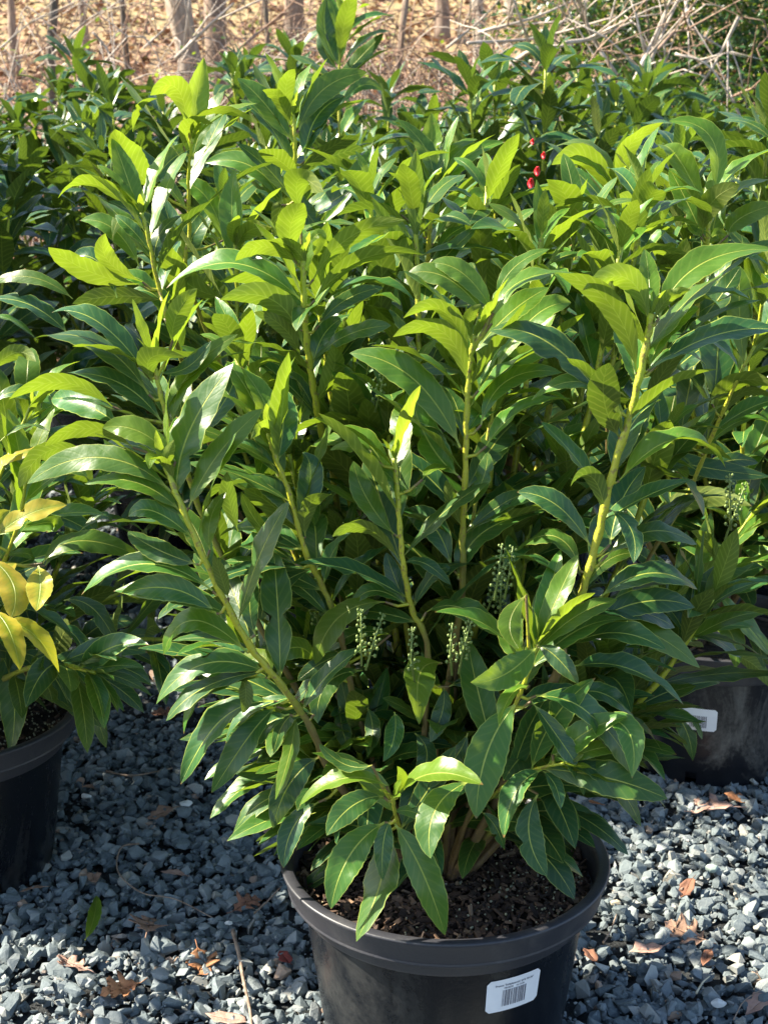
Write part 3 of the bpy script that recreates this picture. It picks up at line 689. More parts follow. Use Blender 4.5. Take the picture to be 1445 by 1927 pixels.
mb.tube(spline([b0 + Vector((-.02, .03, -.01)), b0 + Vector((-.09, .05, .10)), b0 + Vector((-.12, .06, .25))], 5), [.010 - .0004 * i for i in range(11)], 9, wob=.15)
mb.build('trunk', TRUNK, main)
mbs = []
for (x, y, Y, n) in ((925, 1180, 1.56, 2), (865, 1275, 1.50, 3), (715, 840, 1.70, 2), (1095, 850, 1.8, 2), (800, 760, 1.9, 2), (1365, 1010, 1.6, 2), (690, 1250, 1.50, 2), (945, 1130, 1.49, 2), (720, 790, 1.66, 1), (520, 1190, 1.6, 2), (770, 1280, 1.5, 1), (600, 1200, 1.62, 1)):
    for k in range(n):
        mb = MB(); p = P(x + rndm.uniform(-18, 18), y + rndm.uniform(-15, 15), Y) - off
        d = Vector((rndm.uniform(-.35, .35), rndm.uniform(-.3, .1), 1)).normalized(); spike_shape(mb, p, d, rndm.uniform(.06, .085), rndm)
        mb.build('flower_spike', BUD, main)
build_pot(main, POT, RIM, soil_detail=3600)
pot_sticker(main, math.asin((951 - 833) / 268), .160, .209, .208)

# =================================================================== shrubs next to it
right = thing('potted_shrub', (.655, 2.60, 0), 'tall laurel on the right in a scuffed black pot with a half hidden white label', 'potted shrub', 'potted laurels standing on the gravel')
left = thing('potted_shrub', (-.735, 2.155, 0), 'low laurel with yellowing leaves in a dark pot cut off by the left photo edge', 'potted shrub', 'potted laurels standing on the gravel')
build_pot(right, POTDIRTY, RIM); pot_sticker(right, -.34, .125, .172, .20, text=False)
build_pot(left, POT, RIM, soil_detail=600)
back1 = thing('potted_shrub', (-.20, 2.88, 0), 'laurel in the black pot directly behind the foreground shrub, beside the shaded gravel gap', 'potted shrub', 'potted laurels standing on the gravel')
build_pot(back1, POT, RIM)
RIGHT = [
 ('R1', [(1240, 1250, 2.45), (1290, 1150, 2.35), (1350, 1060, 2.30), (1420, 960, 2.30)], 7, [
  ((1355, 1122), (1392, 1160), (1465, 1240), .28, 1, .35), ((1358, 1120), (1410, 1100), (1470, 1085), .28, 1, .05), ((1215, 990), (1310, 935), (1416, 952), .20, -1, .45),
  ((1352, 1072), (1340, 1020), (1298, 990), .25, -1, .45), ((1288, 1130), (1360, 1085), (1422, 1058), .28, 1, .25), ((1312, 1172), (1375, 1185), (1385, 1258), .34, 1, .4),
  ((1380, 1235), (1420, 1255), (1455, 1300), .3, -1, .4), ((1240, 1258), (1320, 1265), (1376, 1338), .28, 1, .15), ((1275, 1285), (1325, 1320), (1348, 1372), .24, 1, .1),
  ((1238, 1328), (1285, 1360), (1305, 1432), .28, 1, .1), ((1270, 1330), (1300, 1345), (1322, 1392), .34, 1, .2), ((1300, 1160), (1240, 1180), (1200, 1230), .28, 1, .1),
  ((1330, 1190), (1270, 1200), (1200, 1190), .25, 1, .05), ((1390, 1170), (1420, 1200), (1440, 1260), .3, 1, .1), ((1360, 1290), (1400, 1290), (1450, 1330), .26, 1, .1)]),
 ('R2', [(1210, 1100, 2.35), (1290, 940, 2.22), (1340, 820, 2.18), (1385, 720, 2.15), (1420, 650, 2.15)], 9, [
  ((1225, 850), (1300, 880), (1450, 900), .2, 1, .05), ((1330, 830), (1370, 720), (1470, 715), .2, -1, .7), ((1355, 790), (1400, 735), (1470, 750), .2, -1, .5),
  ((1280, 820), (1290, 720), (1310, 640), .3, 1, .05), ((1320, 850), (1390, 790), (1460, 800), .24, 1, .4), ((1290, 640), (1345, 560), (1390, 500), .26, 1, .1),
  ((1340, 760), (1355, 640), (1345, 500), .28, 1, .05), ((1270, 880), (1265, 800), (1280, 720), .34, 1, .3), ((1400, 690), (1385, 580), (1390, 495), .26, 1, .55)]),
 ('R3', [(1180, 900, 2.30), (1290, 650, 2.12), (1315, 560, 2.08), (1330, 480, 2.06), (1332, 410, 2.05)], 11, [
  ((1342, 368), (1335, 262), (1258, 228), .24, 1, .5), ((1332, 402), (1275, 300), (1243, 268), .34, 1, .8), ((1345, 372), (1390, 315), (1470, 268), .24, 1, .55),
  ((1340, 402), (1390, 350), (1470, 335), .24, 1, .65), ((1322, 440), (1335, 380), (1392, 345), .34, -1, .85), ((1370, 442), (1400, 410), (1470, 385), .34, 1, .55),
  ((1318, 445), (1305, 420), (1312, 380), .4, 1, .9), ((1250, 568), (1205, 500), (1160, 448), .32, 1, .25), ((1282, 520), (1250, 470), (1205, 462), .44, -1, .85),
  ((1240, 562), (1175, 470), (1098, 487), .22, -1, .6), ((1310, 480), (1350, 440), (1350, 490), .3, 1, .8), ((1330, 500), (1390, 480), (1460, 500), .24, 1, .4)]),
 ('R4', [(1150, 900, 2.35), (1178, 620, 2.15), (1172, 500, 2.10), (1165, 430, 2.08), (1162, 350, 2.06)], 9, [
  ((1163, 362), (1110, 275), (1023, 282), .22, 1, .75), ((1160, 390), (1105, 295), (1030, 310), .22, -1, .85), ((1170, 352), (1180, 275), (1248, 230), .24, -1, .95),
  ((1168, 350), (1165, 300), (1180, 245), .28, 1, .5), ((1230, 475), (1215, 405), (1168, 362), .52, -1, .65), ((1148, 432), (1070, 362), (988, 362), .24, 1, .6),
  ((1155, 468), (1105, 425), (1043, 432), .25, 1, .5), ((1165, 420), (1200, 440), (1180, 520), .3, 1, .1), ((1050, 490), (1010, 450), (960, 470), .24, 1, .4),
  ((950, 462), (975, 415), (1028, 383), .24, 1, .45), ((1040, 500), (1100, 470), (1150, 500), .24, 1, .6)]),
]
traced_shrub(right, RIGHT, Vector((.655, 2.60, .25)), fillseed=3, leaflen=(.13, .18))
BACK = [
 ('P', [(600, 900, 2.7), (562, 420, 2.25), (556, 330, 2.22), (555, 270, 2.20), (552, 215, 2.20)], 9, [
  ((552, 268), (490, 195), (444, 148), .27, 1, .35), ((563, 245), (605, 165), (692, 128), .24, 1, .4), ((574, 302), (600, 225), (652, 182), .32, 1, .02),
  ((548, 232), (535, 170), (553, 125), .28, -1, .9), ((545, 235), (528, 185), (494, 163), .34, -1, .75), ((560, 332), (530, 300), (487, 276), .5, -1, .5),
  ((535, 388), (470, 318), (380, 303), .24, 1, .45), ((530, 385), (510, 345), (498, 308), .35, 1, .5), ((565, 400), (620, 360), (700, 330), .2, 1, .2),
  ((600, 430), (660, 350), (700, 270), .22, 1, .5), ((560, 350), (575, 400), (620, 440), .3, 1, .2)]),
 ('Q', [(500, 900, 2.7), (365, 560, 2.15), (357, 430, 2.10), (355, 330, 2.08), (362, 260, 2.06)], 8, [
  ((292, 352), (238, 300), (216, 235), .40, -1, .85), ((290, 352), (325, 300), (388, 273), .26, 1, .12), ((352, 235), (330, 165), (280, 178), .34, -1, .95),
  ((360, 222), (425, 208), (487, 230), .16, -1, 1.0), ((345, 275), (360, 230), (402, 232), .38, -1, .9), ((250, 247), (262, 200), (296, 178), .2, -1, .85),
  ((362, 300), (385, 230), (415, 165), .25, 1, .35), ((240, 390), (170, 345), (103, 367), .24, -1, .75), ((212, 452), (240, 392), (307, 357), .27, 1, .75),
  ((262, 500), (215, 425), (150, 412), .25, 1, .55), ((420, 452), (385, 372), (332, 343), .26, 1, .5), ((345, 500), (360, 440), (412, 380), .32, 1, .12)]),
 ('Q2', [(520, 900, 2.5), (450, 680, 2.05), (447, 560, 2.02), (443, 460, 2.0)], 10, [
  ((442, 462), (435, 430), (445, 402), .5, -1, .95), ((440, 470), (470, 430), (510, 430), .4, -1, .9), ((445, 490), (490, 470), (520, 500), .3, 1, .5),
  ((425, 560), (345, 520), (318, 450), .3, -1, .92), ((445, 560), (400, 500), (370, 480), .26, 1, .2), ((450, 600), (490, 540), (520, 520), .26, 1, .2),
  ((445, 640), (400, 590), (375, 585), .3, 1, .1), ((450, 650), (480, 600), (470, 550), .3, 1, .1)]),
 ('Q3', [(420, 900, 2.5), (330, 640, 1.98), (300, 545, 1.96), (278, 440, 1.95), (266, 400, 1.95)], 9, [
  ((262, 535), (165, 505), (98, 452), .26, -1, .95), ((268, 530), (205, 490), (198, 436), .28, -1, 1.0), ((220, 560), (185, 490), (130, 478), .32, 1, .05),
  ((300, 560), (260, 520), (215, 520), .3, 1, .4), ((330, 640), (300, 560), (240, 540), .28, 1, .2), ((310, 600), (335, 560), (330, 500), .28, -1, .8),
  ((290, 500), (300, 440), (340, 400), .28, 1, .02), ((280, 470), (250, 430), (215, 400), .28, 1, .2)]),
 ('P2', [(760, 900, 2.75), (800, 560, 2.3), (806, 460, 2.22), (812, 400, 2.2), (818, 345, 2.2)], 10, [
  ((815, 347), (800, 280), (748, 224), .25, 1, .4), ((820, 345), (845, 290), (897, 253), .22, 1, .5), ((824, 372), (870, 300), (952, 265), .22, 1, .5),
  ((803, 425), (765, 360), (725, 300), .26, 1, .25), ((815, 457), (885, 382), (970, 372), .22, 1, .55), ((800, 445), (790, 420), (795, 395), .3, -1, .8),
  ((812, 470), (760, 430), (700, 440), .24, 1, .2), ((750, 400), (700, 350), (660, 350), .24, 1, .1), ((820, 480), (850, 440), (900, 420), .24, 1, .1)]),
]
traced_shrub(back1, BACK, Vector((-.20, 2.88, .25)), fillseed=9, leaflen=(.13, .18))
LEFT = [
 ('U', [(-60, 1250, 2.1), (-20, 1120, 1.98), (30, 1000, 1.9), (50, 900, 1.88)], 8, [
  ((0, 1050), (40, 1005), (122, 945), .3, 1, .4), ((-20, 1010), (90, 985), (85, 1000), .3, 1, .6), ((-20, 1060), (40, 1040), (80, 1060), .25, 1, .6),
  ((80, 1060), (150, 1020), (268, 1048), .26, 1, .5), ((85, 1065), (120, 1020), (165, 1005), .34, 1, .5), ((-20, 1140), (40, 1130), (90, 1150), .22, 1, .1),
  ((110, 1180), (150, 1210), (175, 1290), .25, 1, .05), ((120, 1130), (180, 1150), (232, 1240), .28, 1, .05), ((40, 1230), (90, 1260), (140, 1350), .3, 1, .05),
  ((0, 1230), (30, 1310), (20, 1430), .3, 1, .15), ((60, 1250), (100, 1290), (130, 1330), .3, 1, .05), ((-30, 1290), (20, 1280), (50, 1290), .28, 1, .3),
  ((150, 1000), (190, 970), (215, 980), .3, 1, .05), ((60, 900), (40, 860), (0, 870), .3, 1, .6), ((0, 830), (60, 800), (120, 830), .2, 1, .2)]),
 ('V', [(-80, 1200, 2.2), (-40, 1000, 2.1), (20, 850, 2.05), (60, 760, 2.05)], 8, [
  ((130, 630), (60, 572), (-20, 562), .27, 1, .05), ((137, 562), (60, 522), (-20, 530), .17, 1, .45), ((-20, 700), (30, 660), (72, 680), .3, -1, .6),
  ((70, 640), (20, 600), (-20, 600), .2, 1, .3), ((60, 800), (100, 760), (70, 730), .4, 1, .4), ((-20, 760), (40, 740), (75, 790), .25, 1, .2)]),
]
traced_shrub(left, LEFT, Vector((-.735, 2.155, .25)), fillseed=12, leaflen=(.13, .18))
for (b, m_, t, wr, Y) in (((-10, 1010), (50, 965), (124, 942), .32, 1.74), ((5, 1170), (60, 1195), (120, 1262), .30, 1.72), ((72, 1065), (75, 1105), (68, 1150), .6, 1.74), ((-10, 1150), (20, 1190), (42, 1258), .42, 1.72),
                          ((-15, 900), (10, 870), (42, 848), .36, 1.78), ((-10, 1120), (5, 1080), (30, 1060), .5, 1.76), ((0, 880), (50, 850), (92, 845), .34, 1.80), ((-20, 1050), (20, 1100), (20, 1160), .5, 1.75), ((20, 960), (-5, 985), (-30, 1030), .4, 1.77)):
    r = traced_leaf((b, m_, t, wr, 1, .5), Y)
    o = leaves_object('yellow_leaf', [r], left, YELLOW, rows=20, ser=.05); o['label'] = 'mottled yellow leaf with green veins'
grow = lambda root, seed, **k: grow_shrub(root, seed, **k)
grow(right, 21, skirt=2, n_stem=19, height=.90, spread=.32, rows=9, nl=28, young=.14, leaf=(.14, .19))
grow(back1, 31, n_stem=20, height=.88, spread=.32, rows=9, nl=28, young=.14, leaf=(.14, .19))
grow(left, 41, n_stem=12, height=.48, spread=.33, rows=9, young=.4, skirt=7)

# rows behind: four grown kinds, copied tree by tree
def copy_thing(src, loc, rz, sc, label):
    r = src.copy(); COL.objects.link(r); r.location = loc; r.rotation_euler = (0, 0, rz); r.scale = (sc,) * 3; r['label'] = label
    for ch in [o for o in list(COL.objects) if o.parent == src]:
        c = ch.copy(); COL.objects.link(c); c.parent = r
        for g in ch.children:
            d = g.copy(); COL.objects.link(d); d.parent = c
    return r
ROWS = [(.36, 3.55, 1.02, 'laurel behind the centre right of the foreground shrub, in the second row'),
        (-1.03, 2.78, 1.0, 'laurel at the left photo edge behind the low yellowing one'),
        (-1.22, 3.62, .98, 'laurel at the left, between the low yellowing one and the far left row'),
        (1.08, 3.50, .98, 'laurel at the right photo edge, just behind the shrub in the scuffed pot'),
        (-.62, 3.95, 1.0, 'laurel left of centre in the middle row, beyond the sunlit gravel gap'),
        (-1.62, 2.50, 1.0, 'unseen laurel past the left edge, added to throw shade on the gravel'),  # out of view, added so its shade falls on the left gravel
        (-1.42, 4.15, 1.05, 'laurel at the far left of the middle row, below the dark thin tree trunk'),
        (.06, 4.45, 1.02, 'laurel in the middle of the back rows, right below the shaded brown trunk'),
        (.74, 4.50, 1.08, 'laurel with the topmost cluster in front of the log, right of centre'),
        (1.42, 4.45, .95, 'laurel in the back rows in front of the dark evergreen bush'),
        (-.38, 5.20, 1.10, 'laurel in the last row below the thick pale tree trunk'),
        (-1.10, 5.15, 1.13, 'laurel in the last row left, below the dark thin trunk'),
        (.38, 5.45, 1.05, 'laurel in the last row, just right of the tall lone shoot'),
        (1.08, 5.50, 1.08, 'laurel in the last row below the leaning log'),
        (-1.72, 5.40, 1.10, 'laurel in the last row at the far left photo edge'),
        (1.75, 5.30, .98, 'laurel in the last row at the far right, below the evergreen bush')]
protos = []
for i, (x, y, sc, lab) in enumerate(ROWS):
    if i < 4:
        r = thing('potted_shrub', (x, y, 0), lab, 'potted shrub', 'potted laurels standing on the gravel')
        build_pot(r, POT, RIM); grow_shrub(r, 60 + i, n_stem=19, height=1.04, spread=.35, rows=7, young=.0, old=.0, skirt=5, nl=21, leaf=(.16, .22))
        r.scale = (sc,) * 3; protos.append(r)
    else:
        copy_thing(protos[i % 4], (x, y, 0), 1.3 * i, sc * .965, lab)
# lone tall shoot of the last row
tall = thing('potted_shrub', (-.19, 3.62, 0), 'laurel with one lone shoot rising above all others at the top centre', 'potted shrub', 'potted laurels standing on the gravel')
build_pot(tall, POT, RIM)
traced_shrub(tall, [('T', [(650, 700, 3.6), (640, 300, 3.5), (637, 180, 3.5), (640, 90, 3.5), (650, 20, 3.5)], 8, [
   ((640, 125), (612, 60), (618, -10), .26, 1, .05), ((640, 110), (650, 40), (670, -15), .25, -1, .9), ((645, 120), (690, 70), (740, 58), .2, 1, .3), ((642, 70), (690, 35), (745, 25), .2, 1, .1),
   ((635, 130), (612, 90), (608, 50), .3, 1, .1), ((636, 150), (670, 110), (720, 60), .25, 1, .2), ((638, 190), (600, 150), (560, 150), .25, 1, .1), ((640, 200), (680, 160), (720, 170), .25, 1, .2)])], Vector((-.19, 3.62, .25)), fill=True)
grow_shrub(tall, 77, n_stem=12, height=.86, spread=.30, rows=6, young=.0, old=.0, leaf=(.16, .21), nl=22, skirt=3)
# red tags
tags = thing('plant_tag', P(1005, 340, 2.55), 'bright red plastic tags hanging among the dark leaves right of centre', 'tag')
RED, nt_, b_, _ = M('red_plastic'); b_.inputs['Base Color'].default_value = (.75, .02, .03, 1); b_.inputs['Roughness'].default_value = .4
for (x, y, s) in ((1000, 345, 9), (1012, 322, 8), (1024, 292, 6), (1003, 266, 5)):
    c = P(x, y, 2.55) - tags.location; h = s * 2.2 / F; mb = MB()
    V = []; Fc = []
    for i in range(7):
        t = i / 6; wdt = h * .75 * math.sin(math.pi * min(.97, max(.06, t))) ** .6
        for k in (-1, 0, 1): V.append(c + Vector((k * wdt, abs(k) * .004 + .01 * math.sin(t * 3), h * 1.3 * (1 - 2 * t))))
    for i in range(6):
        for k in range(2): a = i * 3 + k; Fc.append((a, a + 1, a + 4, a + 3))
    o = mesh('tag_leaf', V, Fc, RED, tags); so_ = o.modifiers.new('thickness', 'SOLIDIFY'); so_.thickness = .0008

# =================================================================== ground
def ground_z(x, y):
    if y < 6.0: return 0.0
    t = y - 6.0
    return .10 * t + .018 * t * t / (1 + t * .05) * .9 + .12 * noise.noise(Vector((x * .35, y * .35, 3))) * min(1, t / 2)
V = []; Fc = []; nx, ny = 60, 90
ys = [-3 + 9 * i / 20 for i in range(20)] + [6 + 54 * (i / 69) ** 1.6 for i in range(70)]
for y in ys:
    for i in range(nx + 1):
        x = (-1 + 2 * i / nx) * (8 + max(0, y) * .9); V.append((x, y, ground_z(x, y) - .012))
for j in range(len(ys) - 1):
    for i in range(nx): a = j * (nx + 1) + i; Fc.append((a, a + 1, a + nx + 2, a + nx + 1))
m, nt, b, out = M('ground_soil_and_litter')
g = N(nt, 'NewGeometry'); sx = N(nt, 'SeparateXYZ'); L(nt, g.outputs['Position'], sx.inputs[0])
f1 = noise_(nt, 55, 6, .7); f2 = noise_(nt, 2.2, 4, .6); f3 = noise_(nt, 14, 6, .75)
lit = ramp(nt, f3, [(.3, (.10, .05, .03)), (.48, (.32, .17, .10)), (.60, (.46, .29, .18)), (.72, (.58, .42, .30))])
grass = ramp(nt, f3, [(.3, (.26, .20, .08)), (.7, (.52, .40, .20))])
fg = N(nt, 'MapRange'); L(nt, math_(nt, 'ADD', sx.outputs[1], math_(nt, 'MULTIPLY', f2, 8.0)), fg.inputs[0]); fg.inputs[1].default_value = 16; fg.inputs[2].default_value = 24
lit = mix(nt, fg.outputs[0], lit, grass)
grv = ramp(nt, f1, [(.35, (.008, .010, .012)), (.65, (.045, .052, .058))])
fy = N(nt, 'MapRange'); L(nt, math_(nt, 'ADD', sx.outputs[1], math_(nt, 'MULTIPLY', f2, .8)), fy.inputs[0]); fy.inputs[1].default_value = 6.2; fy.inputs[2].default_value = 6.7
L(nt, mix(nt, fy.outputs[0], grv, lit), b.inputs['Base Color']); b.inputs['Roughness'].default_value = .9
L(nt, bump(nt, math_(nt, 'ADD', f1, f3), .02), b.inputs['Normal'])
tag(mesh('ground', V, Fc, m), kind='structure')

# crushed stone
def stones(name, xy, size, z, label_tone=None):
    n = len(xy); K = 20; Vs = []; Fs = []; Ts = []; base = 0; which = RNG.integers(0, K, n)
    import bmesh
    for k in range(K):
        rs = random.Random(100 + k); bm = bmesh.new()
        for _ in range(15):
            v = Vector((rs.gauss(0, 1), rs.gauss(0, 1), rs.gauss(0, 1))).normalized() * rs.uniform(.82, 1.0)
            v = Vector((max(-.80, min(.80, v.x)) * rs.uniform(.95, 1.02), max(-.78, min(.78, v.y)), max(-.70, min(.70, v.z)))); bm.verts.new(v)
        bmesh.ops.convex_hull(bm, input=bm.verts); bm.verts.ensure_lookup_table()
        for v in [v for v in bm.verts if not v.link_faces]: bm.verts.remove(v)
        bmesh.ops.triangulate(bm, faces=bm.faces); bm.verts.index_update()
        vv = np.array([tuple(v.co) for v in bm.verts]); ff = np.array([[v.index for v in f.verts] for f in bm.faces]); bm.free()
        idx = np.where(which == k)[0]; m_ = len(idx)
        if not m_: continue
        s = size[idx, None] * .5 * np.stack([1.05 + .35 * RNG.random(m_), .75 + .3 * RNG.random(m_), .5 + .3 * RNG.random(m_)], 1)
        R = rand_rot(m_, .55)
        A = np.einsum('nij,nkj->nki', R, vv[None] * s[:, None])
        A += np.concatenate([xy[idx], z[idx, None]], 1)[:, None]
        Vs.append(A.reshape(-1, 3)); Fs.append((ff[None] + (np.arange(m_) * len(vv))[:, None, None]).reshape(-1, 3) + base)
        tn = RNG.random(m_); Ts.append(np.repeat(tn, len(vv))); base += m_ * len(vv)
    return mesh(name, np.concatenate(Vs), np.concatenate(Fs), STONE, None, False, attrs={'tone': np.concatenate(Ts)})
def in_view(y): return .285 * (y * .97 + .32) + .12
pts_ = []
PC = [(MX, MY), (.655, 2.6), (-.735, 2.155), (-.2, 2.88)]
def scatter(n, y0, y1):
    y = y0 + (y1 - y0) * RNG.random(n); x = (RNG.random(n) * 2 - 1) * .285 * (y1 * .97 + .32) * 1.12
    k = np.abs(x) < in_view(y)
    for cx, cy in PC: k &= (x - cx) ** 2 + (y - cy) ** 2 > .15 ** 2
    return np.stack([x[k], y[k]], 1)
a = scatter(7600, 1.35, 2.7); b_ = scatter(4600, 1.35, 2.7); c_ = scatter(7500, 2.7, 4.4); d_ = scatter(5000, 4.4, 6.3); e_ = scatter(14000, 1.35, 3.2)
xy = np.concatenate([a, b_, c_, d_, e_])
size = np.concatenate([.019 + .016 * RNG.random(len(a)) ** 1.3, .013 + .026 * RNG.random(len(b_)) ** 1.2, .018 + .018 * RNG.random(len(c_)), .018 + .02 * RNG.random(len(d_)), .004 + .006 * RNG.random(len(e_))])
zz = np.concatenate([-.006 + .006 * RNG.random(len(a)), .003 + .008 * RNG.random(len(b_)), -.004 + .008 * RNG.random(len(c_)), .0 + .006 * RNG.random(len(d_)), .0 + .010 * RNG.random(len(e_))])
tag(stones('gravel', xy, size, zz), kind='stuff')

# leaf litter of the wood
n = 26000; y = 6.3 + 16 * RNG.random(n) ** 1.5; x = (RNG.random(n) * 2 - 1) * (.32 * y + .6)
ctr = np.array([(xx, yy, ground_z(xx, yy) + .006 + random.random() * .03) for xx, yy in zip(x, y)])
lf = np.array([(-.5, 0, 0), (-.15, .28, .10), (.5, 0, .05), (-.15, -.28, .12)]); s = (.05 + .07 * RNG.random(n)) * (1 + (y - 6) * .03)
A = np.einsum('nij,nkj->nki', rand_rot(n, .5), lf[None] * s[:, None, None]) + ctr[:, None]
Fq = (np.array([[0, 3, 2], [0, 2, 1]])[None] + (np.arange(n) * 4)[:, None, None]).reshape(-1, 3)
tag(mesh('leaf_litter', A.reshape(-1, 3), Fq, LITTER, None, False, attrs={'tone': np.repeat(RNG.random(n), 4)}), kind='stuff')

# =================================================================== small things lying on the gravel
def dry(name, c1, c2):
    return simple(name, c1, c2, 60, .75, 120, .002)
TAN = dry('dry_leaf_tan', (.22, .13, .085), (.34, .21, .15)); ORANGE = dry('dry_leaf_orange', (.24, .095, .038), (.38, .18, .08))
PINK = dry('dry_leaf_pinkish', (.34, .20, .155), (.46, .30, .24)); BROWN = dry('dry_leaf_brown', (.14, .06, .035), (.26, .12, .07)); DRED = dry('dry_leaf_dark_red', (.12, .015, .012), (.20, .035, .025))
OAK = [(0, .02), (.06, .10), (.20, .16), (.13, .22), (.17, .30), (.36, .36), (.44, .47), (.24, .46), (.20, .54), (.38, .66), (.36, .76), (.18, .70), (.14, .80), (.17, .90), (.06, .94), (0, 1.0)]
def dry_leaf(x, y, size, rot, mat, label, curl=.35, seed=0, shape=None, squeeze=1.0, z=.016):
    rs = random.Random(seed); sh = shape or OAK; c = G(x, y, z); V = []; Fc = []
    Rm = Matrix.Rotation(math.radians(rot), 3, 'Z') @ Matrix.Rotation(rs.uniform(-.25, .25), 3, 'X') @ Matrix.Rotation(rs.uniform(-.3, .3), 3, 'Y')
    def pt(u, v):
        zc = curl * (abs(u) ** 1.5 * .9 + .25 * math.sin(v * 5 + seed) * .4 + .18 * noise.noise(Vector((u * 4, v * 4, seed)))) - .15 * curl * v
        return c + Rm @ (Vector((u * squeeze, v - .5, zc)) * size)
    nsh = len(sh)
    cols = 4
    for side in (-1, 1):
        jit = [rs.uniform(.8, 1.15) for _ in sh]
        b = len(V)
        for i, (u, v) in enumerate(sh):
            for k in range(cols + 1): V.append(pt(side * u * jit[i] * k / cols, v * 1.0))
        for i in range(nsh - 1):
            for k in range(cols):
                q = (b + i * (cols + 1) + k, b + i * (cols + 1) + k + 1, b + (i + 1) * (cols + 1) + k + 1, b + (i + 1) * (cols + 1) + k)
                Fc.append(q if side > 0 else q[::-1])
    mb = MB(); mb.tube([pt(0, -.22), pt(0, -.05), pt(0, .3), pt(0, .9)], [size * .012, size * .012, size * .010, size * .004], 5)
    k = len(V); V += mb.v; Fc += [tuple(i + k for i in f) for f in mb.f]
    cc = sum((Vector(v) for v in V), Vector()) / len(V)
    o = mesh('fallen_leaf', [tuple(Vector(v) - cc) for v in V], Fc, mat); o.location = cc
    md = o.modifiers.new('thickness', 'SOLIDIFY'); md.thickness = .0005
    return tag(o, label, 'fallen leaf', 'dry leaves lying on the gravel')
EL = [(0, 0), (.10, .12), (.17, .3), (.20, .5), (.17, .7), (.09, .87), (0, 1)]
BR = [(0, 0), (.14, .08), (.22, .22), (.30, .40), (.20, .55), (.26, .70), (.12, .82), (0, 1)]
for a in [
 (280, 1738, .085, 5, TAN, 'large flat tan oak leaf in the shade left of the front pot', .25, 1),
 (138, 1812, .060, 60, PINK, 'pinkish oak leaf at the edge of the sunlit gravel, lower left', .5, 2),
 (380, 1808, .062, 200, ORANGE, 'orange curled leaf standing between the tan oak leaf and the front pot', .6, 3),
 (225, 1860, .058, 110, ORANGE, 'bright orange leaf half in the sun near the bottom left', .6, 4),
 (465, 1700, .055, -50, BROWN, 'brown crumpled leaf left of the front pot rim', .5, 5),
 (325, 1642, .042, 80, PINK, 'small pale pink leaf scrap inside the curve of the bare vine', .3, 6, BR),
 (300, 1530, .055, 120, TAN, 'broken tan leaf above the curved vine, beside the white pebble', .4, 7, BR),
 (222, 1275, .060, 10, ORANGE, 'orange brown leaf standing on edge in the shaded gap behind the left pot', .7, 8),
 (310, 1340, .060, 95, BROWN, 'brown leaf under the lowest left leaves of the foreground shrub', .4, 9),
 (535, 1800, .036, 30, DRED, 'small dark red leaf against the side of the front pot', .4, 10, BR),
 (175, 1648, .042, 20, TAN, 'crinkled pale leaf above the lone green leaf', .7, 11, BR),
 (165, 1480, .030, 60, TAN, 'tiny tan leaf scrap left, near the wall of the left pot', .5, 12, BR),
 (1330, 1518, .100, 75, PINK, 'long pinkish leaf in front of the scuffed right pot', .3, 13),
 (1290, 1672, .050, 140, BROWN, 'brown curled leaf in the shaded gravel on the right', .6, 14, BR),
 (1290, 1752, .070, 60, TAN, 'big crumpled tan leaf right of the front pot label', .6, 15),
 (1215, 1785, .055, 100, PINK, 'pale crumpled leaf just left of the big crumpled tan one', .6, 16, BR),
 (1110, 1795, .040, 20, BROWN, 'brown leaf tucked against the right side of the front pot', .4, 17, BR),
 (1430, 1888, .060, 120, PINK, 'pinkish leaf at the lower right corner', .4, 18, BR),
 (1330, 1800, .045, 150, BROWN, 'thin brown leaf between stones near the right edge', .5, 19, EL),
 (425, 1915, .060, 80, PINK, 'pale leaf at the bottom edge left of the front pot', .3, 20, BR),
 (1120, 1510, .040, 30, ORANGE, 'small orange leaf beside the rim of the front pot, right', .3, 21, EL),
 (1385, 1500, .045, 70, ORANGE, 'orange leaf touching the base of the scuffed right pot', .5, 22, BR),
 (505, 1560, .045, 20, PINK, 'pinkish leaf leaning near the left side of the front rim', .6, 23, BR),
 (165, 1150, .055, 80, ORANGE, 'orange leaf in the small sunlit gravel patch on the left', .3, 24, BR),
 (60, 1672, .040, 100, TAN, 'tan leaf scrap at the foot of the left pot', .3, 25, EL),
 (350, 1325, .040, 50, PINK, 'pale pink leaf tip above the brown leaf in the gap', .3, 26, EL)]:
    dry_leaf(a[0], a[1], a[2], a[3], a[4], a[5], a[6], a[7], a[8] if len(a) > 8 else None)
# the green laurel leaf lying on the stones
p = [G(160, 1770, .020), G(190, 1722, .024), G(180, 1678, .02)]
cgl = thing('fallen_leaf', tuple(p[1]), 'single green laurel leaf with brown tip lying on the gravel left', 'fallen leaf')
leaves_object('blade', [(p[0], p[1], p[2], Vector((.2, -.3, 1)), .021, .75)], cgl, rows=16, ser=.1)
def twig(name, ptsz, r, mat, label, cat='twig', n=7):
    pts = spline([G(x, y, z) for x, y, z in ptsz], 7); c = pts[len(pts) // 2].copy()
    mb = MB(); mb.tube([q - c for q in pts], [r * (1 - .45 * i / len(pts)) * (1 + .15 * (i % 5 == 0)) for i in range(len(pts))], n, wob=.25)
    o = mb.build(name, mat); o.location = c; return tag(o, label, cat, 'twigs lying on the gravel')
TWIG = simple('dry_twig', (.16, .11, .08), (.32, .24, .18), 80, .8, 200, .001)
twig('twig', [(262, 1588, .03), (228, 1596, .025), (222, 1640, .02), (265, 1680, .018), (330, 1693, .018), (400, 1728, .012)], .0016, TWIG, 'bare vine curled like a hook on the shaded gravel')
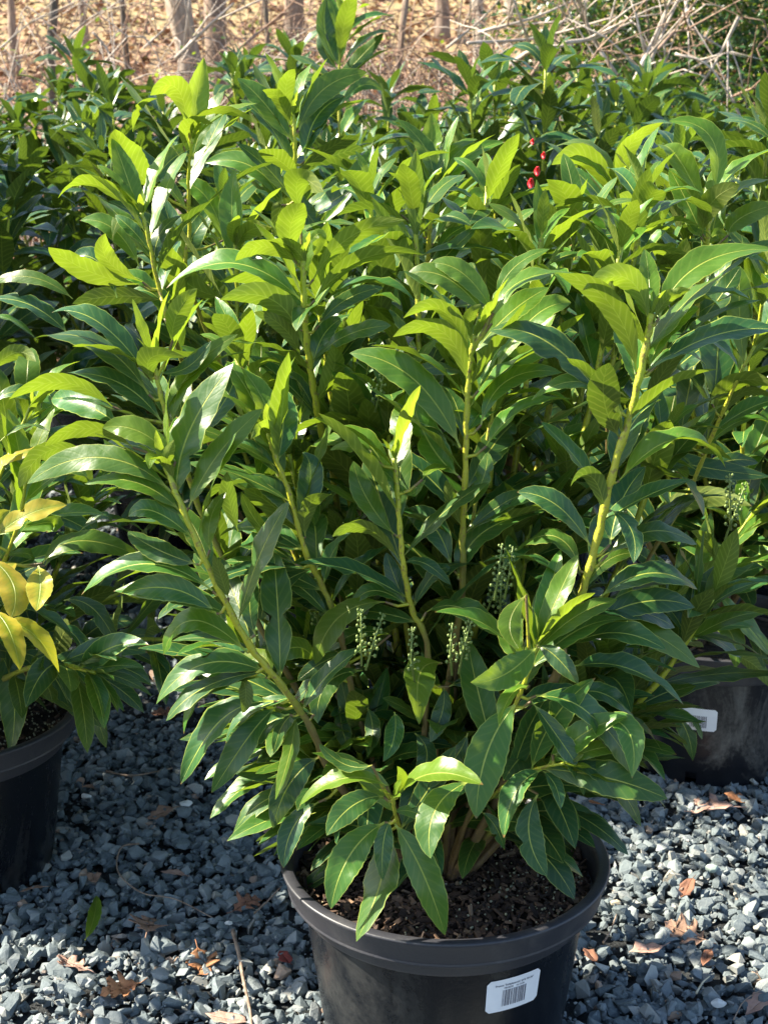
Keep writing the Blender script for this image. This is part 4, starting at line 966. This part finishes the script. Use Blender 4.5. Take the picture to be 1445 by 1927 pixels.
twig('twig', [(438, 1752, .02), (450, 1800, .018), (458, 1845, .02), (470, 1900, .016), (474, 1935, .016)], .0032, TWIG, 'knobbly straight twig running to the bottom edge beside the front pot')
twig('twig', [(478, 1720, .02), (505, 1695, .03), (530, 1668, .05)], .0016, TWIG, 'short forked twig leaning on the side of the front pot rim')
twig('twig', [(200, 1452, .015), (250, 1460, .018), (325, 1446, .015)], .0024, TWIG, 'thick brown twig on the gravel beyond the white pebble')
twig('twig', [(170, 1255, .02), (230, 1280, .02), (330, 1284, .02), (400, 1300, .02)], .0014, TWIG, 'thin reddish runner crossing the gap behind the left pot')
twig('twig', [(1135, 1775, .02), (1150, 1750, .02), (1160, 1722, .02)], .0018, TWIG, 'short twig pointing up just right of the front pot')
twig('twig', [(1310, 1870, .018), (1322, 1850, .02), (1335, 1838, .02)], .0016, simple('pale_straw', (.45, .40, .28), (.6, .55, .4), 60, .7), 'pale straw splinter on the gravel lower right')
twig('twig', [(1380, 1920, .02), (1400, 1885, .022), (1435, 1862, .02)], .0010, TWIG, 'hair thin stalk at the lower right corner')
PALE = simple('pale_quartz', (.50, .52, .52), (.70, .71, .70), 50, .6, 120, .003)
def pebble(x, y, s, label, seed, mat=PALE, z=.018):
    rs = random.Random(seed); import bmesh; bm = bmesh.new()
    for _ in range(26):
        v = Vector((rs.gauss(0, 1), rs.gauss(0, 1), rs.gauss(0, 1))).normalized(); bm.verts.new(Vector((v.x * 1.0, v.y * .75, v.z * .55)) * s / 2)
    bmesh.ops.convex_hull(bm, input=bm.verts)
    for v in [v for v in bm.verts if not v.link_faces]: bm.verts.remove(v)
    me = bpy.data.meshes.new('pebble'); bm.to_mesh(me); bm.free(); me.materials.append(mat)
    o = bpy.data.objects.new('pebble', me); COL.objects.link(o); o.location = G(x, y, z); bv = o.modifiers.new('b', 'BEVEL'); bv.width = s * .04; bv.segments = 2
    return tag(o, label, 'pebble')
pebble(350, 1513, .027, 'largest white pebble on the shaded gravel, oval', 1)
pebble(163, 1498, .022, 'grey white pebble near the wall of the left pot', 2)
pebble(1352, 1888, .024, 'pale pebble near the lower right, above a big blue stone', 3)
pebble(1158, 1700, .020, 'cream pebble right of the front pot rim', 4, simple('cream_stone', (.45, .38, .26), (.62, .55, .42), 50, .6))
pebble(430, 1738, .014, 'small chalk white pebble by the knobbly twig', 5)
pebble(1340, 1635, .026, 'pale greenish pebble in the shaded gravel right, largest there', 6, simple('greenish_stone', (.28, .36, .32), (.40, .47, .42), 50, .6))

# =================================================================== the wood behind
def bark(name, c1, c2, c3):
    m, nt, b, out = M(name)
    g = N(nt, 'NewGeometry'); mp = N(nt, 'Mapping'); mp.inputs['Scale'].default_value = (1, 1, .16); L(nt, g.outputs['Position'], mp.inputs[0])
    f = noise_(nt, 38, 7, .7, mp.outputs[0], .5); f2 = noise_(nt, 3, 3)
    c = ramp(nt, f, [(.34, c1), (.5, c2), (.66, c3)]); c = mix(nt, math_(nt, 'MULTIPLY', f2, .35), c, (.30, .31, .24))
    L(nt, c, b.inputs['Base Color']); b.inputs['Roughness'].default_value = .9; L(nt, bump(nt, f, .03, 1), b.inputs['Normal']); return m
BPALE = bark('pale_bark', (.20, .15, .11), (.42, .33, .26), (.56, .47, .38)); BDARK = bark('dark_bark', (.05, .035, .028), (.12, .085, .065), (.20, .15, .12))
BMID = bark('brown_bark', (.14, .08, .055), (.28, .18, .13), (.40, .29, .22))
def tree(x, y_img, Y, wpx, mat, label, lean=0.0, height=5.5, seed=0, top=None):
    "trunk whose foot stands on the slope at distance Y, seen at column x; limbs fork above"
    rs = random.Random(seed); X = P(x, y_img, Y).x; z0 = ground_z(X, Y); r = wpx / F * (Y * cp) / 2
    root = thing('tree', (X, Y, z0 - .05), label, 'tree', 'bare trees of the wood behind'); mb = MB()
    n = 14; pts = []
    for i in range(n + 1):
        t = i / n; pts.append(Vector((lean * height * t + .05 * rs.uniform(-1, 1) * (i > 1) * min(1, r * 12), .04 * rs.uniform(-1, 1), height * t)))
    rad = [r * (1.0 + .9 * math.exp(-i * 1.5)) * (1 - .45 * i / n) for i in range(n + 1)]
    sm = spline(pts, 3); rads = [rad[min(n, i // 3)] + (rad[min(n, i // 3 + 1)] - rad[min(n, i // 3)]) * (i % 3) / 3 for i in range(len(sm))]
    mb.tube(sm, rads, 18, wob=.22); mb.build('trunk', mat, root)
    mb = MB()
    for k in range(9 if r > .03 else 6):
        i = rs.randint(6, n - 1); a = rs.uniform(0, 6.28); p0 = pts[i]; ln = rs.uniform(.6, 1.6)
        q = [p0, p0 + Vector((math.cos(a) * ln * .4, math.sin(a) * ln * .4, ln * .35)), p0 + Vector((math.cos(a) * ln * .8, math.sin(a) * ln * .8, ln))]
        mb.tube(spline(q, 4), [max(.004, rad[i] * .4 * (1 - j / 10)) for j in range(9)], 6, wob=.2)
        for _ in range(3):
            s_ = q[1].lerp(q[2], rs.random()); e = s_ + Vector((rs.uniform(-.5, .5), rs.uniform(-.5, .5), rs.uniform(.1, .6))); mb.tube([s_, s_.lerp(e, .5) + Vector((0, 0, .04)), e], [.008, .006, .003], 5)
    mb.build('limbs', mat, root); return root
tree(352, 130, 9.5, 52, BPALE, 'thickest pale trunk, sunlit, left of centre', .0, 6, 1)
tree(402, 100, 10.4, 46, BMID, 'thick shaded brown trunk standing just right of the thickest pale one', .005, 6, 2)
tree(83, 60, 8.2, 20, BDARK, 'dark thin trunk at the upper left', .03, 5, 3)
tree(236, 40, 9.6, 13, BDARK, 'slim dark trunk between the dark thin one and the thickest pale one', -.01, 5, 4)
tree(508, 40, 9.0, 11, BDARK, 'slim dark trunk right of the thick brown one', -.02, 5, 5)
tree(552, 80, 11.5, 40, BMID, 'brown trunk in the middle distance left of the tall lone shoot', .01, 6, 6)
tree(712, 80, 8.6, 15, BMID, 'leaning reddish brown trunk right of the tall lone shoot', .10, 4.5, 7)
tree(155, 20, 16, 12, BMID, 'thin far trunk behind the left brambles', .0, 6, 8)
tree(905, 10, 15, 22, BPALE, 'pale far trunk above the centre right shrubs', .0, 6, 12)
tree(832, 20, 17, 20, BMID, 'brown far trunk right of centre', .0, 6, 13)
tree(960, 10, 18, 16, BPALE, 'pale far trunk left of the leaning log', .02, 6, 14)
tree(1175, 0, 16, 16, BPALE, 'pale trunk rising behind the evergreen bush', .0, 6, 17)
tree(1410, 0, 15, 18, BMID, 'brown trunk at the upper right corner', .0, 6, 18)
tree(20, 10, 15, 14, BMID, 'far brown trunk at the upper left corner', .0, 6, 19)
# fallen log leaning
pa, pb = P(1190, -70, 7.9), P(960, 190, 7.0); c = (pa + pb) / 2; mb = MB()
mb.tube(spline([pb - c, (pb - c) * .3 + Vector((0, 0, -.03)), (pa - c) * .5 + Vector((0, 0, .04)), pa - c], 5), [.065 + .02 * math.sin(i) * .3 for i in range(16)], 14, wob=.3)
o = mb.build('fallen_log', BMID); o.location = c; tag(o, 'thick brown log leaning down to the left behind the shrubs', 'log')
# dead branches
STICK = simple('bleached_stick', (.30, .24, .19), (.55, .47, .40), 30, .8, 100, .003)
STICKB = simple('brown_stick', (.20, .12, .08), (.36, .24, .17), 30, .8, 100, .003)
def branch(px, Y, r, label, mat=STICK, twigs=3, seed=0, name='dead_branch', cat='branch'):
    rs = random.Random(seed); pts = spline([P(x, y, Y + rs.uniform(-.15, .15)) for x, y in px], 6); c = pts[len(pts) // 2].copy(); mb = MB()
    mb.tube([q - c for q in pts], [r * (1 - .6 * i / len(pts)) for i in range(len(pts))], 7, wob=.3)
    for k in range(twigs):
        i = rs.randint(2, len(pts) - 3); d = (pts[i + 1] - pts[i]).normalized(); e = pts[i] + (d * rs.uniform(.2, .6) + Vector((rs.uniform(-.4, .4), rs.uniform(-.2, .2), rs.uniform(-.2, .4)))) * rs.uniform(.5, 1.1)
        mb.tube([pts[i] - c, pts[i].lerp(e, .5) - c + Vector((0, 0, .03)), e - c], [r * .5, r * .4, r * .2], 5)
    o = mb.build(name, mat); o.location = c; tag(o, label, cat, 'dead branches and brambles in front of the wood')
BRS = [([(1185, 170), (1235, 60), (1270, -20)], 5.9, .012, 'pale branch rising steeply left of the evergreen bush middle'),
 ([(1195, 175), (1225, 110), (1280, -10)], 6.0, .014, 'twin pale branch rising beside the steep one'),
 ([(1390, 30), (1350, 110), (1318, 160)], 5.8, .010, 'pale straight branch slanting across the evergreen bush'),
 ([(1160, 140), (1110, 60), (1100, 0)], 6.1, .011, 'grey branch curving down right of the leaning log'),
 ([(900, 60), (1010, 30), (1120, -20)], 6.6, .010, 'long pale branch running up right above the centre right shrubs'),
 ([(880, 80), (1010, 70), (1160, 30)], 6.3, .010, 'nearly level pale branch behind the highest right cluster'),
 ([(330, 110), (380, 60), (440, 5)], 7.0, .014, 'grey branch slanting in front of the thickest pale trunk'),
 ([(1270, 100), (1340, 130), (1420, 270)], 5.8, .008, 'thin branch falling to the right in front of the evergreen bush'),
 ([(840, 90), (900, 40), (940, 0)], 7.0, .009, 'thin tan branch left of the leaning log'),
 ([(1060, 80), (1120, 70), (1190, 40)], 5.9, .012, 'pale thick stick crossing the foot of the leaning log'),
 ([(520, 60), (570, 80), (620, 110)], 8.0, .010, 'brown branch drooping behind the lone shoot'),
 ([(450, 90), (500, 50), (560, 10)], 8.0, .012, 'dark forked branch between the slim dark trunk and the brown one'),
 ([(1380, 180), (1420, 165), (1460, 170)], 5.7, .008, 'curved reddish stem at the right edge'),
 ([(100, 100), (160, 40), (230, 0)], 7.2, .007, 'thin green grey shoot arching at the upper left'),
 ([(0, 90), (60, 40), (140, 5)], 6.8, .006, 'pale green shoot arching from the left edge'),
 ([(60, 110), (110, 60), (118, 0)], 7.4, .006, 'thin stem beside the dark thin trunk'),
 ([(175, 60), (200, 90), (215, 130)], 7.2, .009, 'short fallen stick on the leaf litter at the left'),
 ([(1290, 0), (1300, 50), (1360, 90)], 6.0, .009, 'branch forking in the upper right of the evergreen bush'),
 ([(1240, 90), (1270, 60), (1310, 55)], 5.7, .009, 'brown stub leaning right in front of the evergreen bush'),
 ([(960, 120), (1010, 90), (1080, 85)], 6.2, .014, 'broken pale stick lying under the log'),
 ([(1225, 190), (1250, 120), (1245, 40)], 5.8, .008, 'upright thin grey stem in front of the evergreen bush'),
 ([(270, 90), (320, 40), (330, -5)], 7.5, .007, 'thin bramble left of the thickest pale trunk'),
 ([(1000, 140), (1050, 60), (1080, -10)], 6.4, .008, 'orange brown bramble in front of the log')]
for i, (px, Y, r, lab) in enumerate(BRS): branch(px, Y, r * .8, lab, STICKB if 'brown' in lab or 'reddish' in lab or 'dark' in lab else STICK, 4, i + 3)
STICKD = simple('dark_stick', (.05, .04, .03), (.16, .11, .08), 30, .8)
# dense thickets of thin stems: each a shrub of its own
def thicket(x, Y, w_, h_, n, label, seed, mat, leafy=0, lmat=None):
    rs = random.Random(seed); X = P(x, 60, Y).x; z0 = ground_z(X, Y); root = thing('bramble', (X, Y, z0), label, 'bramble', 'leafless thickets at the edge of the wood')
    mb = MB(); recs = []
    for k in range(n):
        a = rs.uniform(0, 6.28); o = Vector((rs.uniform(-w_, w_), rs.uniform(-.35, .35), 0)); hh = h_ * rs.uniform(.5, 1.1)
        e = o + Vector((rs.gauss(0, .45), rs.gauss(0, .3), hh)); q = spline([o, o.lerp(e, .5) + Vector((rs.gauss(0, .12), rs.gauss(0, .1), .05)), e, e + Vector((rs.gauss(0, .3), rs.gauss(0, .2), rs.uniform(-.3, .2)))], 4)
        mb.tube(q, [.0055 * (1 - .6 * i / len(q)) for i in range(len(q))], 4, False)
        for _ in range(3):
            i = rs.randint(2, len(q) - 2); d = Vector((rs.gauss(0, .25), rs.gauss(0, .2), rs.gauss(.05, .2))); mb.tube([q[i], q[i] + d * .6, q[i] + d], [.003, .0025, .0015], 3, False)
            if leafy:
                for _ in range(leafy):
                    b = q[i] + d * rs.random() + Vector((rs.gauss(0, .04),) * 3); dd = Vector((rs.gauss(0, 1), rs.gauss(0, 1), rs.gauss(0, .6))).normalized() * rs.uniform(.02, .05); recs.append((b, b + dd * .5, b + dd, Vector((rs.gauss(0, .4), -.3, 1)), .02, rs.random()))
    st = mb.build('stems', mat, root)
    if recs:
        recs = [(r[0] + root.location, r[1] + root.location, r[2] + root.location, *r[3:]) for r in recs]
        leaves_object('foliage', recs, root, lmat, rows=3)
    return root
SMALL = leaf_material('small_evergreen_leaf', (.012, .035, .012), (.03, .085, .02), (.10, .20, .04), (.05, .10, .03), (.12, .2, .05), (.10, .18, .05), trans=.22, rough=.30)
SPRIG = leaf_material('pale_spring_leaf', (.10, .16, .04), (.20, .28, .07), (.35, .42, .12), (.18, .24, .07), (.3, .36, .1), (.35, .42, .15), trans=.35, rough=.5)
thicket(60, 7.0, .7, 1.6, 46, 'tangled pale green shoots at the upper left corner', 1, STICK, 3, SPRIG)
thicket(250, 8.6, .7, 1.5, 34, 'thin brambles between the slim dark trunk and the thickest pale one', 2, STICKB, 1, SPRIG)
thicket(560, 8.6, .8, 1.6, 46, 'brambles with green sprigs left of the tall lone shoot', 3, STICKB, 2, SPRIG)
thicket(820, 8.2, .8, 1.4, 38, 'thin tan brambles above the centre right shrubs', 4, STICK)
thicket(1010, 7.4, .6, 1.5, 46, 'dense reddish brambles round the leaning log', 5, STICKB)
thicket(1230, 6.4, .7, 1.7, 18, 'pale thin stems standing through the evergreen bush', 6, STICK)
thicket(1400, 6.6, .5, 1.6, 30, 'brown stems at the right edge over the evergreen bush', 7, STICKB)
thicket(430, 7.8, .5, 1.1, 24, 'low thin stems in front of the thick brown trunk', 8, STICK)
thicket(160, 9.5, .8, 1.5, 40, 'dark thin thicket between the dark thin trunk and the slim one', 9, STICKD)
thicket(680, 9.0, .7, 1.4, 40, 'dark thicket right behind the tall lone shoot', 10, STICKD)
thicket(930, 9.5, .8, 1.5, 40, 'dark twiggy thicket left of the leaning log', 11, STICKD)
thicket(560, 10.5, .6, 1.7, 30, 'thicket with green sprigs at the brown middle trunk', 12, STICKD, 3, SPRIG)
# evergreen bushes: many small leaves clumped on twigs
def bush(x, Y, w_, d_, h_, n, label, seed):
    rs = random.Random(seed); X = P(x, 100, Y).x; z0 = ground_z(X, Y); root = thing('evergreen_bush', (X, Y, z0), label, 'bush'); mb = MB()
    cl = []
    for k in range(110):
        a = rs.uniform(0, 6.28); q = math.sqrt(rs.random()); zt = h_ * rs.uniform(.15, 1.0); f = 1 - .35 * (zt / h_) ** 2
        cl.append((Vector((math.cos(a) * w_ * q * f, math.sin(a) * d_ * q * f, zt)), rs.uniform(.10, .26)))
        if k < 45: mb.tube(spline([Vector((rs.uniform(-.1, .1), rs.uniform(-.1, .1), 0)), cl[-1][0] * .5 + Vector((0, 0, .1)), cl[-1][0]], 4), [.014 - .0012 * i for i in range(9)], 5)
    mb.build('stems', BMID, root)
    P0 = []; P2 = []; hint = []; W_ = []; tn = []
    for k in range(n):
        c, r = cl[rs.randrange(len(cl))]; v = Vector((rs.gauss(0, 1), rs.gauss(0, 1), rs.gauss(0, .8))) * r * .6
        p = c + v; d = (v.normalized() * .7 + Vector((rs.gauss(0, .6), rs.gauss(0, .6), rs.gauss(0, .4)))).normalized() * rs.uniform(.025, .048)
        P0.append(tuple(p)); P2.append(tuple(p + d)); hint.append((rs.gauss(0, .5), rs.gauss(-.3, .5), 1)); W_.append(d.length * .5); tn.append(min(1, max(0, rs.gauss(.35, .3))))
    P0 = np.array(P0); P2 = np.array(P2)
    V, Fq, uv, t1, r1 = leaf_arrays(P0, (P0 + P2) / 2, P2, np.array(hint), W_, tn, RNG.random(n), 2)
    mesh('foliage', V, Fq, SMALL, root, True, uv=uv, attrs={'tone': t1, 'rnd': r1})
bush(1290, 7.0, .95, .5, 2.0, 38000, 'large dark evergreen bush with small leaves filling the upper right', 1)
bush(1440, 6.4, .45, .4, 1.35, 12000, 'lower dark evergreen bush at the right photo edge', 2)
bush(1085, 7.0, .35, .3, 1.15, 6000, 'small dark bush at the foot of the leaning log', 3)
bush(815, 6.9, .14, .12, 1.02, 350, 'tiny dark holly sprig above the centre right shrubs', 4)
